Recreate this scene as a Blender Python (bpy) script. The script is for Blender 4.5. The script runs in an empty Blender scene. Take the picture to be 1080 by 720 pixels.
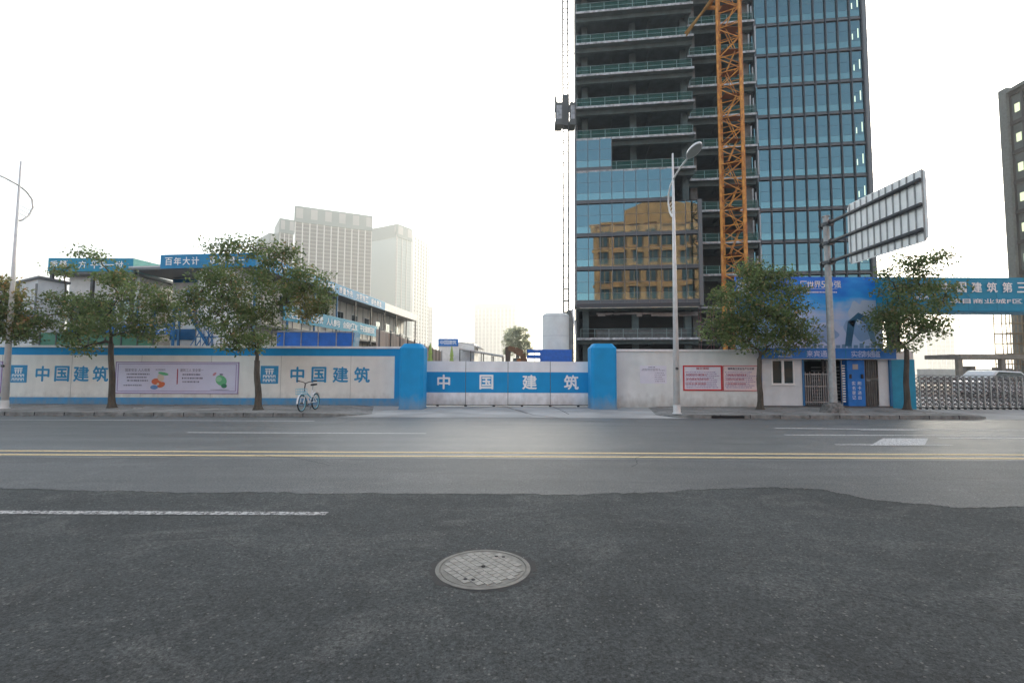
import bpy, math, random
from mathutils import Vector, Matrix
R = math.radians
SC = bpy.context.scene
COL = SC.collection
random.seed(7)

# ------------------------------------------------------------------ camera, sky, sun, exposure
F = 500.0; PITCH = math.atan(30/500.0); ROLL = 0.004; CH = 1.6
_f = Vector((0, math.cos(PITCH), math.sin(PITCH)))
_u0 = Vector((0, -math.sin(PITCH), math.cos(PITCH))); _r0 = Vector((1, 0, 0))
_r = _r0*math.cos(ROLL) + _u0*math.sin(ROLL); _u = _u0*math.cos(ROLL) - _r0*math.sin(ROLL)
cam = bpy.data.objects.new('camera', bpy.data.cameras.new('camera')); COL.objects.link(cam)
cam.data.sensor_width = 36; cam.data.lens = 36*F/1080.0
cam.data.clip_start = 0.05; cam.data.clip_end = 6000
m3 = Matrix((_r, _u, -_f)).transposed()
cam.matrix_world = Matrix.Translation((0, 0, CH)) @ m3.to_4x4()
SC.camera = cam

SUN_AZ, SUN_EL = 24.0, 24.0            # degrees right of straight ahead, above the horizon
w = bpy.data.worlds.new('World'); SC.world = w; w.use_nodes = True
nt = w.node_tree; nt.nodes.clear()
sky = nt.nodes.new('ShaderNodeTexSky'); sky.sky_type = 'NISHITA'; sky.sun_disc = False
sky.sun_elevation = R(SUN_EL); sky.sun_rotation = R(SUN_AZ)
sky.air_density = 1.0; sky.dust_density = 3.5; sky.ozone_density = 1.0; sky.altitude = 0
hs = nt.nodes.new('ShaderNodeHueSaturation'); hs.inputs['Saturation'].default_value = 0.62
bg = nt.nodes.new('ShaderNodeBackground'); bg.inputs['Strength'].default_value = 0.15
wo = nt.nodes.new('ShaderNodeOutputWorld')
tn = nt.nodes.new('ShaderNodeVectorMath'); tn.operation = 'MULTIPLY'; tn.inputs[1].default_value = (0.99, 1.012, 0.985)
nt.links.new(sky.outputs[0], hs.inputs['Color']); nt.links.new(hs.outputs[0], tn.inputs[0]); nt.links.new(tn.outputs[0], bg.inputs[0]); nt.links.new(bg.outputs[0], wo.inputs[0])
sun = bpy.data.objects.new('sun', bpy.data.lights.new('sun', 'SUN')); COL.objects.link(sun)
sun.data.energy = 2.0; sun.data.angle = R(6); sun.data.color = (1, 0.92, 0.74)
sd = Vector((math.sin(R(SUN_AZ))*math.cos(R(SUN_EL)), math.cos(R(SUN_AZ))*math.cos(R(SUN_EL)), math.sin(R(SUN_EL))))
sun.rotation_euler = sd.to_track_quat('Z', 'Y').to_euler()
SC.view_settings.view_transform = 'Standard'; SC.view_settings.look = 'None'
SC.view_settings.gamma = 1; SC.view_settings.exposure = 1.65
SC.render.engine = 'CYCLES'
SC.cycles.use_denoising = True
SC.cycles.max_bounces = 6; SC.cycles.diffuse_bounces = 3; SC.cycles.glossy_bounces = 3
SC.cycles.transparent_max_bounces = 10; SC.cycles.volume_bounces = 0
SC.cycles.sample_clamp_indirect = 4

# photo pixel -> world point at depth Y, or on the horizontal plane z
def _dir(px, py):
    return _r*(px-540) + _f*F + _u*(360-py)
def P(px, py, Y):
    d = _dir(px, py); k = Y/d.y
    return Vector((d.x*k, Y, CH + d.z*k))
def G(px, py, z=0.0):
    d = _dir(px, py); k = (z-CH)/d.z
    return Vector((d.x*k, d.y*k, z))

# ------------------------------------------------------------------ materials
MATS = {}
def mat(name, col, rough=0.7, metal=0.0, var=0.0, scale=3.0, bump=0.0, bscale=60.0, spec=None, stretch=None, col2=None, streak=0.0):
    if name in MATS: return MATS[name]
    m = bpy.data.materials.new(name); m.use_nodes = True; n = m.node_tree; b = n.nodes['Principled BSDF']
    b.inputs['Base Color'].default_value = (*col, 1); b.inputs['Roughness'].default_value = rough; b.inputs['Metallic'].default_value = metal
    if spec is not None: b.inputs['Specular IOR Level'].default_value = spec
    if var or bump or col2:
        tc = n.nodes.new('ShaderNodeTexCoord'); mp = n.nodes.new('ShaderNodeMapping')
        n.links.new(tc.outputs['Object'], mp.inputs[0])
        if stretch: mp.inputs['Scale'].default_value = stretch
    if var or col2:
        nz = n.nodes.new('ShaderNodeTexNoise'); nz.inputs['Scale'].default_value = scale; nz.inputs['Detail'].default_value = 7; nz.inputs['Roughness'].default_value = 0.62
        n.links.new(mp.outputs[0], nz.inputs[0])
        cr = n.nodes.new('ShaderNodeValToRGB'); n.links.new(nz.outputs[0], cr.inputs[0])
        c2 = col2 or tuple(c*(1-var) for c in col)
        c1 = tuple(min(1, c*(1+var*0.5)) for c in col) if not col2 else col
        cr.color_ramp.elements[0].position = 0.33; cr.color_ramp.elements[1].position = 0.67
        cr.color_ramp.elements[0].color = (*c2, 1); cr.color_ramp.elements[1].color = (*c1, 1)
        n.links.new(cr.outputs[0], b.inputs['Base Color'])
    if bump:
        nb = n.nodes.new('ShaderNodeTexNoise'); nb.inputs['Scale'].default_value = bscale; nb.inputs['Detail'].default_value = 4
        n.links.new(mp.outputs[0], nb.inputs[0])
        bp = n.nodes.new('ShaderNodeBump'); bp.inputs['Strength'].default_value = bump; bp.inputs['Distance'].default_value = 0.02
        n.links.new(nb.outputs[0], bp.inputs['Height']); n.links.new(bp.outputs[0], b.inputs['Normal'])
    MATS[name] = m; return m

def painted_wall(name, col):
    """painted sheet/plaster with vertical grime runs and a dusty foot"""
    m = bpy.data.materials.new(name); m.use_nodes = True; n = m.node_tree; b = n.nodes['Principled BSDF']; b.inputs['Roughness'].default_value = 0.75
    tc = n.nodes.new('ShaderNodeTexCoord')
    def noise(sc, scale, det=6):
        mp = n.nodes.new('ShaderNodeMapping'); mp.inputs['Scale'].default_value = sc; n.links.new(tc.outputs['Object'], mp.inputs[0])
        z = n.nodes.new('ShaderNodeTexNoise'); z.inputs['Scale'].default_value = scale; z.inputs['Detail'].default_value = det; n.links.new(mp.outputs[0], z.inputs[0]); return z
    a = noise((1, 1, 0.12), 3.0); c = noise((1, 1, 1), 1.1)
    mx = n.nodes.new('ShaderNodeMath'); mx.operation = 'MULTIPLY'; n.links.new(a.outputs[0], mx.inputs[0]); n.links.new(c.outputs[0], mx.inputs[1])
    cr = n.nodes.new('ShaderNodeValToRGB'); n.links.new(mx.outputs[0], cr.inputs[0])
    cr.color_ramp.elements[0].position = 0.12; cr.color_ramp.elements[1].position = 0.36
    cr.color_ramp.elements[0].color = (*[x*0.92 for x in col], 1); cr.color_ramp.elements[1].color = (*col, 1)
    # splashed dirt along the foot and faded blotches
    sx = n.nodes.new('ShaderNodeSeparateXYZ'); n.links.new(tc.outputs['Object'], sx.inputs[0]); nd = noise((1, 1, 0.6), 5.0, 8)
    k = n.nodes.new('ShaderNodeMath'); k.operation = 'MULTIPLY_ADD'; n.links.new(nd.outputs[0], k.inputs[0]); k.inputs[1].default_value = -0.9; n.links.new(sx.outputs['Z'], k.inputs[2])
    r = n.nodes.new('ShaderNodeMapRange'); r.inputs[1].default_value = -0.42; r.inputs[2].default_value = 0.18; r.inputs[3].default_value = 0.6; r.inputs[4].default_value = 0.0; n.links.new(k.outputs[0], r.inputs[0])
    mx2 = n.nodes.new('ShaderNodeMix'); mx2.data_type = 'RGBA'; n.links.new(r.outputs[0], mx2.inputs[0]); n.links.new(cr.outputs[0], mx2.inputs[6]); mx2.inputs[7].default_value = (0.28, 0.27, 0.24, 1)
    bl = noise((1, 1, 1), 2.3, 7); r2 = n.nodes.new('ShaderNodeMapRange'); r2.inputs[1].default_value = 0.3; r2.inputs[2].default_value = 0.7; r2.inputs[3].default_value = 0.94; r2.inputs[4].default_value = 1.04; n.links.new(bl.outputs[0], r2.inputs[0])
    vm = n.nodes.new('ShaderNodeVectorMath'); vm.operation = 'SCALE'; n.links.new(mx2.outputs[2], vm.inputs[0]); n.links.new(r2.outputs[0], vm.inputs['Scale'])
    n.links.new(vm.outputs[0], b.inputs['Base Color']); MATS[name] = m; return m

def glass_mat(name, refl, base, mix=0.6, rough=0.015):
    m = bpy.data.materials.new(name); m.use_nodes = True; n = m.node_tree; n.nodes.clear()
    o = n.nodes.new('ShaderNodeOutputMaterial'); d = n.nodes.new('ShaderNodeBsdfDiffuse'); g = n.nodes.new('ShaderNodeBsdfGlossy'); x = n.nodes.new('ShaderNodeMixShader')
    d.inputs[0].default_value = (*base, 1); g.inputs[0].default_value = (*refl, 1); g.inputs['Roughness'].default_value = rough; x.inputs[0].default_value = mix
    n.links.new(d.outputs[0], x.inputs[1]); n.links.new(g.outputs[0], x.inputs[2]); n.links.new(x.outputs[0], o.inputs[0]); MATS[name] = m; return m

def lit(name, col, st):
    m = bpy.data.materials.new(name); m.use_nodes = True; b = m.node_tree.nodes['Principled BSDF']; b.inputs['Base Color'].default_value = (0.3, 0.3, 0.25, 1)
    b.inputs['Emission Color'].default_value = (*col, 1); b.inputs['Emission Strength'].default_value = st; MATS[name] = m; return m
def net_mat(name, col, alpha):
    m = bpy.data.materials.new(name); m.use_nodes = True; n = m.node_tree; b = n.nodes['Principled BSDF']
    b.inputs['Base Color'].default_value = (*col, 1); b.inputs['Roughness'].default_value = 0.9; b.inputs['Alpha'].default_value = alpha; MATS[name] = m; return m

def leaf_mat(name, c1, c2, c3):
    m = bpy.data.materials.new(name); m.use_nodes = True; n = m.node_tree; n.nodes.clear()
    o = n.nodes.new('ShaderNodeOutputMaterial'); g = n.nodes.new('ShaderNodeNewGeometry'); cr = n.nodes.new('ShaderNodeValToRGB')
    n.links.new(g.outputs['Random Per Island'], cr.inputs[0]); e = cr.color_ramp.elements
    e[0].position = 0; e[0].color = (*c1, 1); e[1].position = 0.88; e[1].color = (*c2, 1); q = e.new(0.985); q.color = (*c3, 1)
    tc = n.nodes.new('ShaderNodeTexCoord'); nz = n.nodes.new('ShaderNodeTexNoise'); nz.inputs['Scale'].default_value = 1.3; n.links.new(tc.outputs['Object'], nz.inputs[0])
    hv = n.nodes.new('ShaderNodeHueSaturation'); mr = n.nodes.new('ShaderNodeMapRange'); mr.inputs[1].default_value = 0.3; mr.inputs[2].default_value = 0.7; mr.inputs[3].default_value = 0.65; mr.inputs[4].default_value = 1.45
    n.links.new(nz.outputs[0], mr.inputs[0]); n.links.new(mr.outputs[0], hv.inputs['Value']); n.links.new(cr.outputs[0], hv.inputs['Color'])
    p = n.nodes.new('ShaderNodeBsdfPrincipled'); p.inputs['Roughness'].default_value = 0.45; n.links.new(hv.outputs[0], p.inputs['Base Color'])
    t = n.nodes.new('ShaderNodeBsdfTranslucent'); n.links.new(hv.outputs[0], t.inputs[0])
    x = n.nodes.new('ShaderNodeMixShader'); x.inputs[0].default_value = 0.5
    n.links.new(p.outputs[0], x.inputs[1]); n.links.new(t.outputs[0], x.inputs[2]); n.links.new(x.outputs[0], o.inputs[0]); MATS[name] = m; return m

def asphalt(name, c_lo, c_hi, chip, chip_amt, bump, patch=0.35, streak=0.0, rough=0.75, grain=(0.35, 1.9), dust=(0.2, 0.2, 0.19), dust_amt=0.5, g1=34, g2=95):
    m = bpy.data.materials.new(name); m.use_nodes = True; n = m.node_tree; b = n.nodes['Principled BSDF']; b.inputs['Roughness'].default_value = rough
    tc = n.nodes.new('ShaderNodeTexCoord'); L = n.links.new
    def noise(sc, scale, det, ro=0.6, dist=0.0):
        mp = n.nodes.new('ShaderNodeMapping'); mp.inputs['Scale'].default_value = sc; L(tc.outputs['Object'], mp.inputs[0])
        z = n.nodes.new('ShaderNodeTexNoise'); z.inputs['Scale'].default_value = scale; z.inputs['Detail'].default_value = det; z.inputs['Roughness'].default_value = ro; z.inputs['Distortion'].default_value = dist; L(mp.outputs[0], z.inputs[0]); return z
    def rng(src, a, b_, c, d):
        r = n.nodes.new('ShaderNodeMapRange'); r.inputs[1].default_value = a; r.inputs[2].default_value = b_; r.inputs[3].default_value = c; r.inputs[4].default_value = d; L(src, r.inputs[0]); return r.outputs[0]
    def mul(p, q):
        z = n.nodes.new('ShaderNodeMath'); z.operation = 'MULTIPLY'; L(p, z.inputs[0]); L(q, z.inputs[1]); return z.outputs[0]
    big = noise((1, 1, 1), 0.6, 9, 0.72, 0.4); st = noise((0.05, 1, 1), 1.7, 8, 0.68)
    ad = n.nodes.new('ShaderNodeMix'); ad.inputs[0].default_value = streak; L(big.outputs[0], ad.inputs[2]); L(st.outputs[0], ad.inputs[3])
    cr = n.nodes.new('ShaderNodeValToRGB'); L(ad.outputs[0], cr.inputs[0]); cr.color_ramp.elements[0].position = 0.5-patch/2; cr.color_ramp.elements[1].position = 0.5+patch/2
    cr.color_ramp.elements[0].color = (*c_lo, 1); cr.color_ramp.elements[1].color = (*c_hi, 1)
    # dusty worn spots
    d1 = rng(noise((1, 1.5, 1), 0.9, 9, 0.75, 0.8).outputs[0], 0.51, 0.72, 0, dust_amt)
    md = n.nodes.new('ShaderNodeMix'); md.data_type = 'RGBA'; L(d1, md.inputs[0]); L(cr.outputs[0], md.inputs[6]); md.inputs[7].default_value = (*dust, 1)
    # two sizes of aggregate grain
    ga = rng(noise((1, 1, 1), g1, 3, 0.8).outputs[0], 0.32, 0.68, grain[0], grain[1]); gb = rng(noise((1, 1, 1), g2, 2, 0.7).outputs[0], 0.3, 0.7, 0.6, 1.4)
    mu = n.nodes.new('ShaderNodeVectorMath'); mu.operation = 'SCALE'; L(md.outputs[2], mu.inputs[0]); L(mul(ga, gb), mu.inputs['Scale'])
    vo = n.nodes.new('ShaderNodeTexVoronoi'); vo.inputs['Scale'].default_value = 36; L(tc.outputs['Object'], vo.inputs[0])
    sp = n.nodes.new('ShaderNodeSeparateColor'); L(vo.outputs['Color'], sp.inputs[0])
    gt = n.nodes.new('ShaderNodeMath'); gt.operation = 'GREATER_THAN'; gt.inputs[1].default_value = 1-chip_amt; L(sp.outputs[0], gt.inputs[0])
    ms = n.nodes.new('ShaderNodeMath'); ms.operation = 'MULTIPLY'; L(sp.outputs[1], ms.inputs[0]); ms.inputs[1].default_value = 0.38
    lt = n.nodes.new('ShaderNodeMath'); lt.operation = 'LESS_THAN'; L(vo.outputs['Distance'], lt.inputs[0]); L(ms.outputs[0], lt.inputs[1])
    am = mul(mul(gt.outputs[0], lt.outputs[0]), rng(sp.outputs[2], 0, 1, 0.2, 1.0))
    mx = n.nodes.new('ShaderNodeMix'); mx.data_type = 'RGBA'; L(am, mx.inputs[0]); L(mu.outputs[0], mx.inputs[6]); mx.inputs[7].default_value = (*chip, 1)
    L(mx.outputs[2], b.inputs['Base Color'])
    hb = noise((1, 1, 1), g1*0.9, 5, 0.8)
    bp = n.nodes.new('ShaderNodeBump'); bp.inputs['Strength'].default_value = bump; bp.inputs['Distance'].default_value = 0.02
    L(hb.outputs[0], bp.inputs['Height']); L(bp.outputs[0], b.inputs['Normal']); MATS[name] = m; return m

def paving(name, c1, c2, cm):
    m = bpy.data.materials.new(name); m.use_nodes = True; n = m.node_tree; b = n.nodes['Principled BSDF']; b.inputs['Roughness'].default_value = 0.9; L = n.links.new
    tc = n.nodes.new('ShaderNodeTexCoord'); br = n.nodes.new('ShaderNodeTexBrick'); br.inputs['Scale'].default_value = 1.0; br.inputs['Brick Width'].default_value = 0.6; br.inputs['Row Height'].default_value = 0.3; br.inputs['Mortar Size'].default_value = 0.012
    br.inputs['Color1'].default_value = (*c1, 1); br.inputs['Color2'].default_value = (*c2, 1); br.inputs['Mortar'].default_value = (*cm, 1); L(tc.outputs['Object'], br.inputs[0])
    nz = n.nodes.new('ShaderNodeTexNoise'); nz.inputs['Scale'].default_value = 0.9; nz.inputs['Detail'].default_value = 9; nz.inputs['Roughness'].default_value = 0.75; L(tc.outputs['Object'], nz.inputs[0])
    r = n.nodes.new('ShaderNodeMapRange'); r.inputs[1].default_value = 0.3; r.inputs[2].default_value = 0.7; r.inputs[3].default_value = 0.5; r.inputs[4].default_value = 1.45; L(nz.outputs[0], r.inputs[0])
    mu = n.nodes.new('ShaderNodeVectorMath'); mu.operation = 'SCALE'; L(br.outputs[0], mu.inputs[0]); L(r.outputs[0], mu.inputs['Scale']); L(mu.outputs[0], b.inputs['Base Color']); MATS[name] = m; return m

def worn_paint(name, col, under, amt):
    """road paint with pieces worn through to the asphalt"""
    m = bpy.data.materials.new(name); m.use_nodes = True; n = m.node_tree; b = n.nodes['Principled BSDF']; b.inputs['Roughness'].default_value = 0.7
    tc = n.nodes.new('ShaderNodeTexCoord'); nz = n.nodes.new('ShaderNodeTexNoise'); nz.inputs['Scale'].default_value = 28; nz.inputs['Detail'].default_value = 8; nz.inputs['Roughness'].default_value = 0.75
    n.links.new(tc.outputs['Object'], nz.inputs[0]); cr = n.nodes.new('ShaderNodeValToRGB'); n.links.new(nz.outputs[0], cr.inputs[0])
    cr.color_ramp.elements[0].position = amt; cr.color_ramp.elements[1].position = amt+0.08; cr.color_ramp.elements[0].color = (*under, 1); cr.color_ramp.elements[1].color = (*col, 1)
    n.links.new(cr.outputs[0], b.inputs['Base Color']); MATS[name] = m; return m

BLUE = painted_wall('blue_paint', (0.0, 0.29, 0.62)); BLUE2 = mat('blue_vinyl', (0.0, 0.16, 0.55), 0.5, var=0.15)
BRIGHT = mat('bright_blue_sheet', (0.01, 0.14, 0.58), 0.45, var=0.2); TEAL = mat('teal_sheet', (0.0, 0.25, 0.42), 0.5, var=0.15)
TEALB = mat('fascia_blue', (0.0, 0.22, 0.46), 0.5, var=0.15)
LBLUE = mat('lettering_blue', (0.02, 0.27, 0.52), 0.6, var=0.2, scale=8)
WALLW = painted_wall('offwhite_wall', (0.80, 0.785, 0.735)); WALLG = painted_wall('grey_white_wall', (0.72, 0.76, 0.75))
WHITE = mat('white_paint', (0.78, 0.78, 0.77), 0.55, var=0.12); GATEW = painted_wall('gate_white', (0.82, 0.84, 0.86))
LETW = mat('letter_white', (0.85, 0.86, 0.86), 0.5)
POSTER = mat('poster_lilac', (0.62, 0.60, 0.74), 0.5, var=0.08, scale=1); INK = mat('ink', (0.10, 0.09, 0.15), 0.6); RINK = mat('ink_red', (0.4, 0.04, 0.06), 0.6)
PURP = mat('poster_edge', (0.25, 0.15, 0.35), 0.6)
RED = mat('red_paint', (0.5, 0.02, 0.03), 0.5); NPINK = mat('notice_pink', (0.74, 0.65, 0.67), 0.5, var=0.06); NBLUE = mat('notice_pale', (0.70, 0.71, 0.80), 0.5, var=0.06)
CONC = mat('concrete', (0.20, 0.20, 0.195), 0.9, var=0.35, scale=1.2); DCONC = mat('shaded_concrete', (0.10, 0.11, 0.115), 0.9, var=0.3, scale=0.7)  # second concrete is darker: shade of the deep open floors put into its colour
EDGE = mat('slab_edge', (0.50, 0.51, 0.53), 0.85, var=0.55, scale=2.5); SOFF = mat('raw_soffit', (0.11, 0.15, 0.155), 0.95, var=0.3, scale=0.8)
MULL = mat('mullion_dark', (0.055, 0.06, 0.07), 0.5, 0.3); MULLG = mat('mullion_grey', (0.16, 0.17, 0.18), 0.5, 0.3)
SPAN = mat('spandrel_grey', (0.10, 0.115, 0.13), 0.5, 0.2); SLOT = mat('dark_slot', (0.01, 0.01, 0.012), 0.9)
VG = glass_mat('vision_glass', (0.16, 0.285, 0.33), (0.012, 0.03, 0.036), 0.56)
TG = glass_mat('teal_glass', (0.23, 0.40, 0.44), (0.03, 0.095, 0.105), 0.52, 0.03)
NET = net_mat('green_net', (0.02, 0.10, 0.085), 0.72); RAILM = mat('rail_steel', (0.22, 0.30, 0.30), 0.6, 0.2, var=0.3)
ORANGE = mat('crane_orange', (0.74, 0.35, 0.06), 0.55, var=0.45, scale=1.4, col2=(0.36, 0.11, 0.02)); STEEL = mat('galvanised', (0.34, 0.35, 0.36), 0.45, 0.5, var=0.2)
DSTEEL = mat('dark_steel', (0.09, 0.095, 0.10), 0.5, 0.5, var=0.2); POLE = mat('pole_white', (0.70, 0.70, 0.69), 0.4, 0.1, var=0.12, scale=4)
POLEG = mat('pole_grey', (0.36, 0.37, 0.37), 0.5, 0.2, var=0.25, scale=5); SIGNBK = mat('sign_back', (0.9, 0.9, 0.88), 0.5, 0.0, var=0.12, scale=2)
FOOT = mat('footing', (0.17, 0.165, 0.155), 0.95, var=0.6, scale=9, bump=0.8, bscale=14)
BARK = mat('bark', (0.095, 0.080, 0.063), 0.95, var=0.5, scale=9, bump=0.8, bscale=30, stretch=(1, 1, 0.25))
LEAF = leaf_mat('leaves', (0.085, 0.135, 0.045), (0.185, 0.245, 0.09), (0.34, 0.24, 0.12))
LEAFP = leaf_mat('leaves_hazy', (0.35, 0.38, 0.28), (0.55, 0.57, 0.45), (0.5, 0.5, 0.35))  # haze over the far tree is put into these pale leaf colours
LEAFY = leaf_mat('leaves_warm', (0.13, 0.14, 0.05), (0.25, 0.23, 0.08), (0.42, 0.20, 0.09))
RUB = mat('rubber', (0.02, 0.02, 0.022), 0.8); BLACK = mat('black_plastic', (0.02, 0.02, 0.022), 0.45)
PALE = mat('pale_sheet', (0.60, 0.63, 0.65), 0.6, var=0.12, scale=1.5); CREAM = mat('cream_panel', (0.76, 0.74, 0.68), 0.7, var=0.15, scale=0.8)
ROOFM = mat('roof_sheet', (0.55, 0.56, 0.57), 0.5, var=0.1); WINDK = glass_mat('dark_window', (0.35, 0.4, 0.42), (0.02, 0.025, 0.03), 0.45)
GREENP = mat('green_hoarding', (0.06, 0.20, 0.13), 0.6, var=0.2, scale=1); BROWN = mat('rusty_sheet', (0.50, 0.43, 0.37), 0.85, var=0.5, scale=1.6, stretch=(1, 1, 0.15))
STAIRB = mat('stair_blue', (0.01, 0.14, 0.33), 0.5, var=0.2); YG = mat('yellow_green_cloth', (0.36, 0.50, 0.14), 0.8, var=0.2)
GOLD = mat('gold_render', (0.68, 0.245, 0.085), 0.8, var=0.35, scale=0.4); TANK = mat('tank_paint', (0.76, 0.79, 0.79), 0.6, var=0.12, scale=0.7)
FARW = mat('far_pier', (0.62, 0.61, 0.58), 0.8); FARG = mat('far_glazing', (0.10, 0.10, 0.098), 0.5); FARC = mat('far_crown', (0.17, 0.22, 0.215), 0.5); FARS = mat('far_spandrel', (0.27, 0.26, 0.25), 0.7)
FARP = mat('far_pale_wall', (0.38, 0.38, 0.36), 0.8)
ASPH = asphalt('asphalt_old', (0.074, 0.080, 0.081), (0.128, 0.136, 0.137), (0.25, 0.25, 0.24), 0.06, 0.4, 0.3, 0.7, 0.5, grain=(0.6, 1.45), dust=(0.17, 0.175, 0.17), dust_amt=0.7)
ASPN = asphalt('asphalt_patch', (0.021, 0.0245, 0.025), (0.058, 0.065, 0.065), (0.22, 0.215, 0.20), 0.26, 1.0, 0.34, 0.25, 0.85, grain=(0.2, 2.1), dust=(0.13, 0.133, 0.127), dust_amt=0.6, g1=46, g2=120)
ASPM = asphalt('asphalt_coarse', (0.052, 0.057, 0.058), (0.100, 0.107, 0.108), (0.24, 0.24, 0.23), 0.15, 0.6, 0.3, 0.6, 0.62, grain=(0.35, 1.75), dust=(0.15, 0.155, 0.15), dust_amt=0.6, g1=40, g2=110)
SEAM = mat('tar_seam', (0.018, 0.018, 0.019), 0.8)
PAVE = paving('paving', (0.27, 0.262, 0.245), (0.20, 0.196, 0.185), (0.11, 0.107, 0.10)); KERB = mat('kerb_stone', (0.20, 0.20, 0.19), 0.9, var=0.55, scale=3)
APRON = mat('apron_concrete', (0.40, 0.40, 0.39), 0.8, var=0.35, scale=0.9, bump=0.15, bscale=40, stretch=(0.5, 1, 1)); DIRT = mat('site_ground', (0.20, 0.185, 0.165), 0.95, var=0.4, scale=0.15)
LINEW = worn_paint('line_white', (0.55, 0.55, 0.54), (0.13, 0.13, 0.13), 0.42); LINEN = worn_paint('line_white_worn', (0.46, 0.46, 0.45), (0.06, 0.06, 0.06), 0.46); LINEY = worn_paint('line_yellow', (0.62, 0.48, 0.26), (0.22, 0.17, 0.09), 0.38)
IRON = mat('cast_iron', (0.17, 0.166, 0.15), 0.7, 0.15, var=0.35, scale=9); IRON2 = mat('cast_iron_top', (0.235, 0.23, 0.21), 0.65, 0.1, var=0.3, scale=12)

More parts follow.
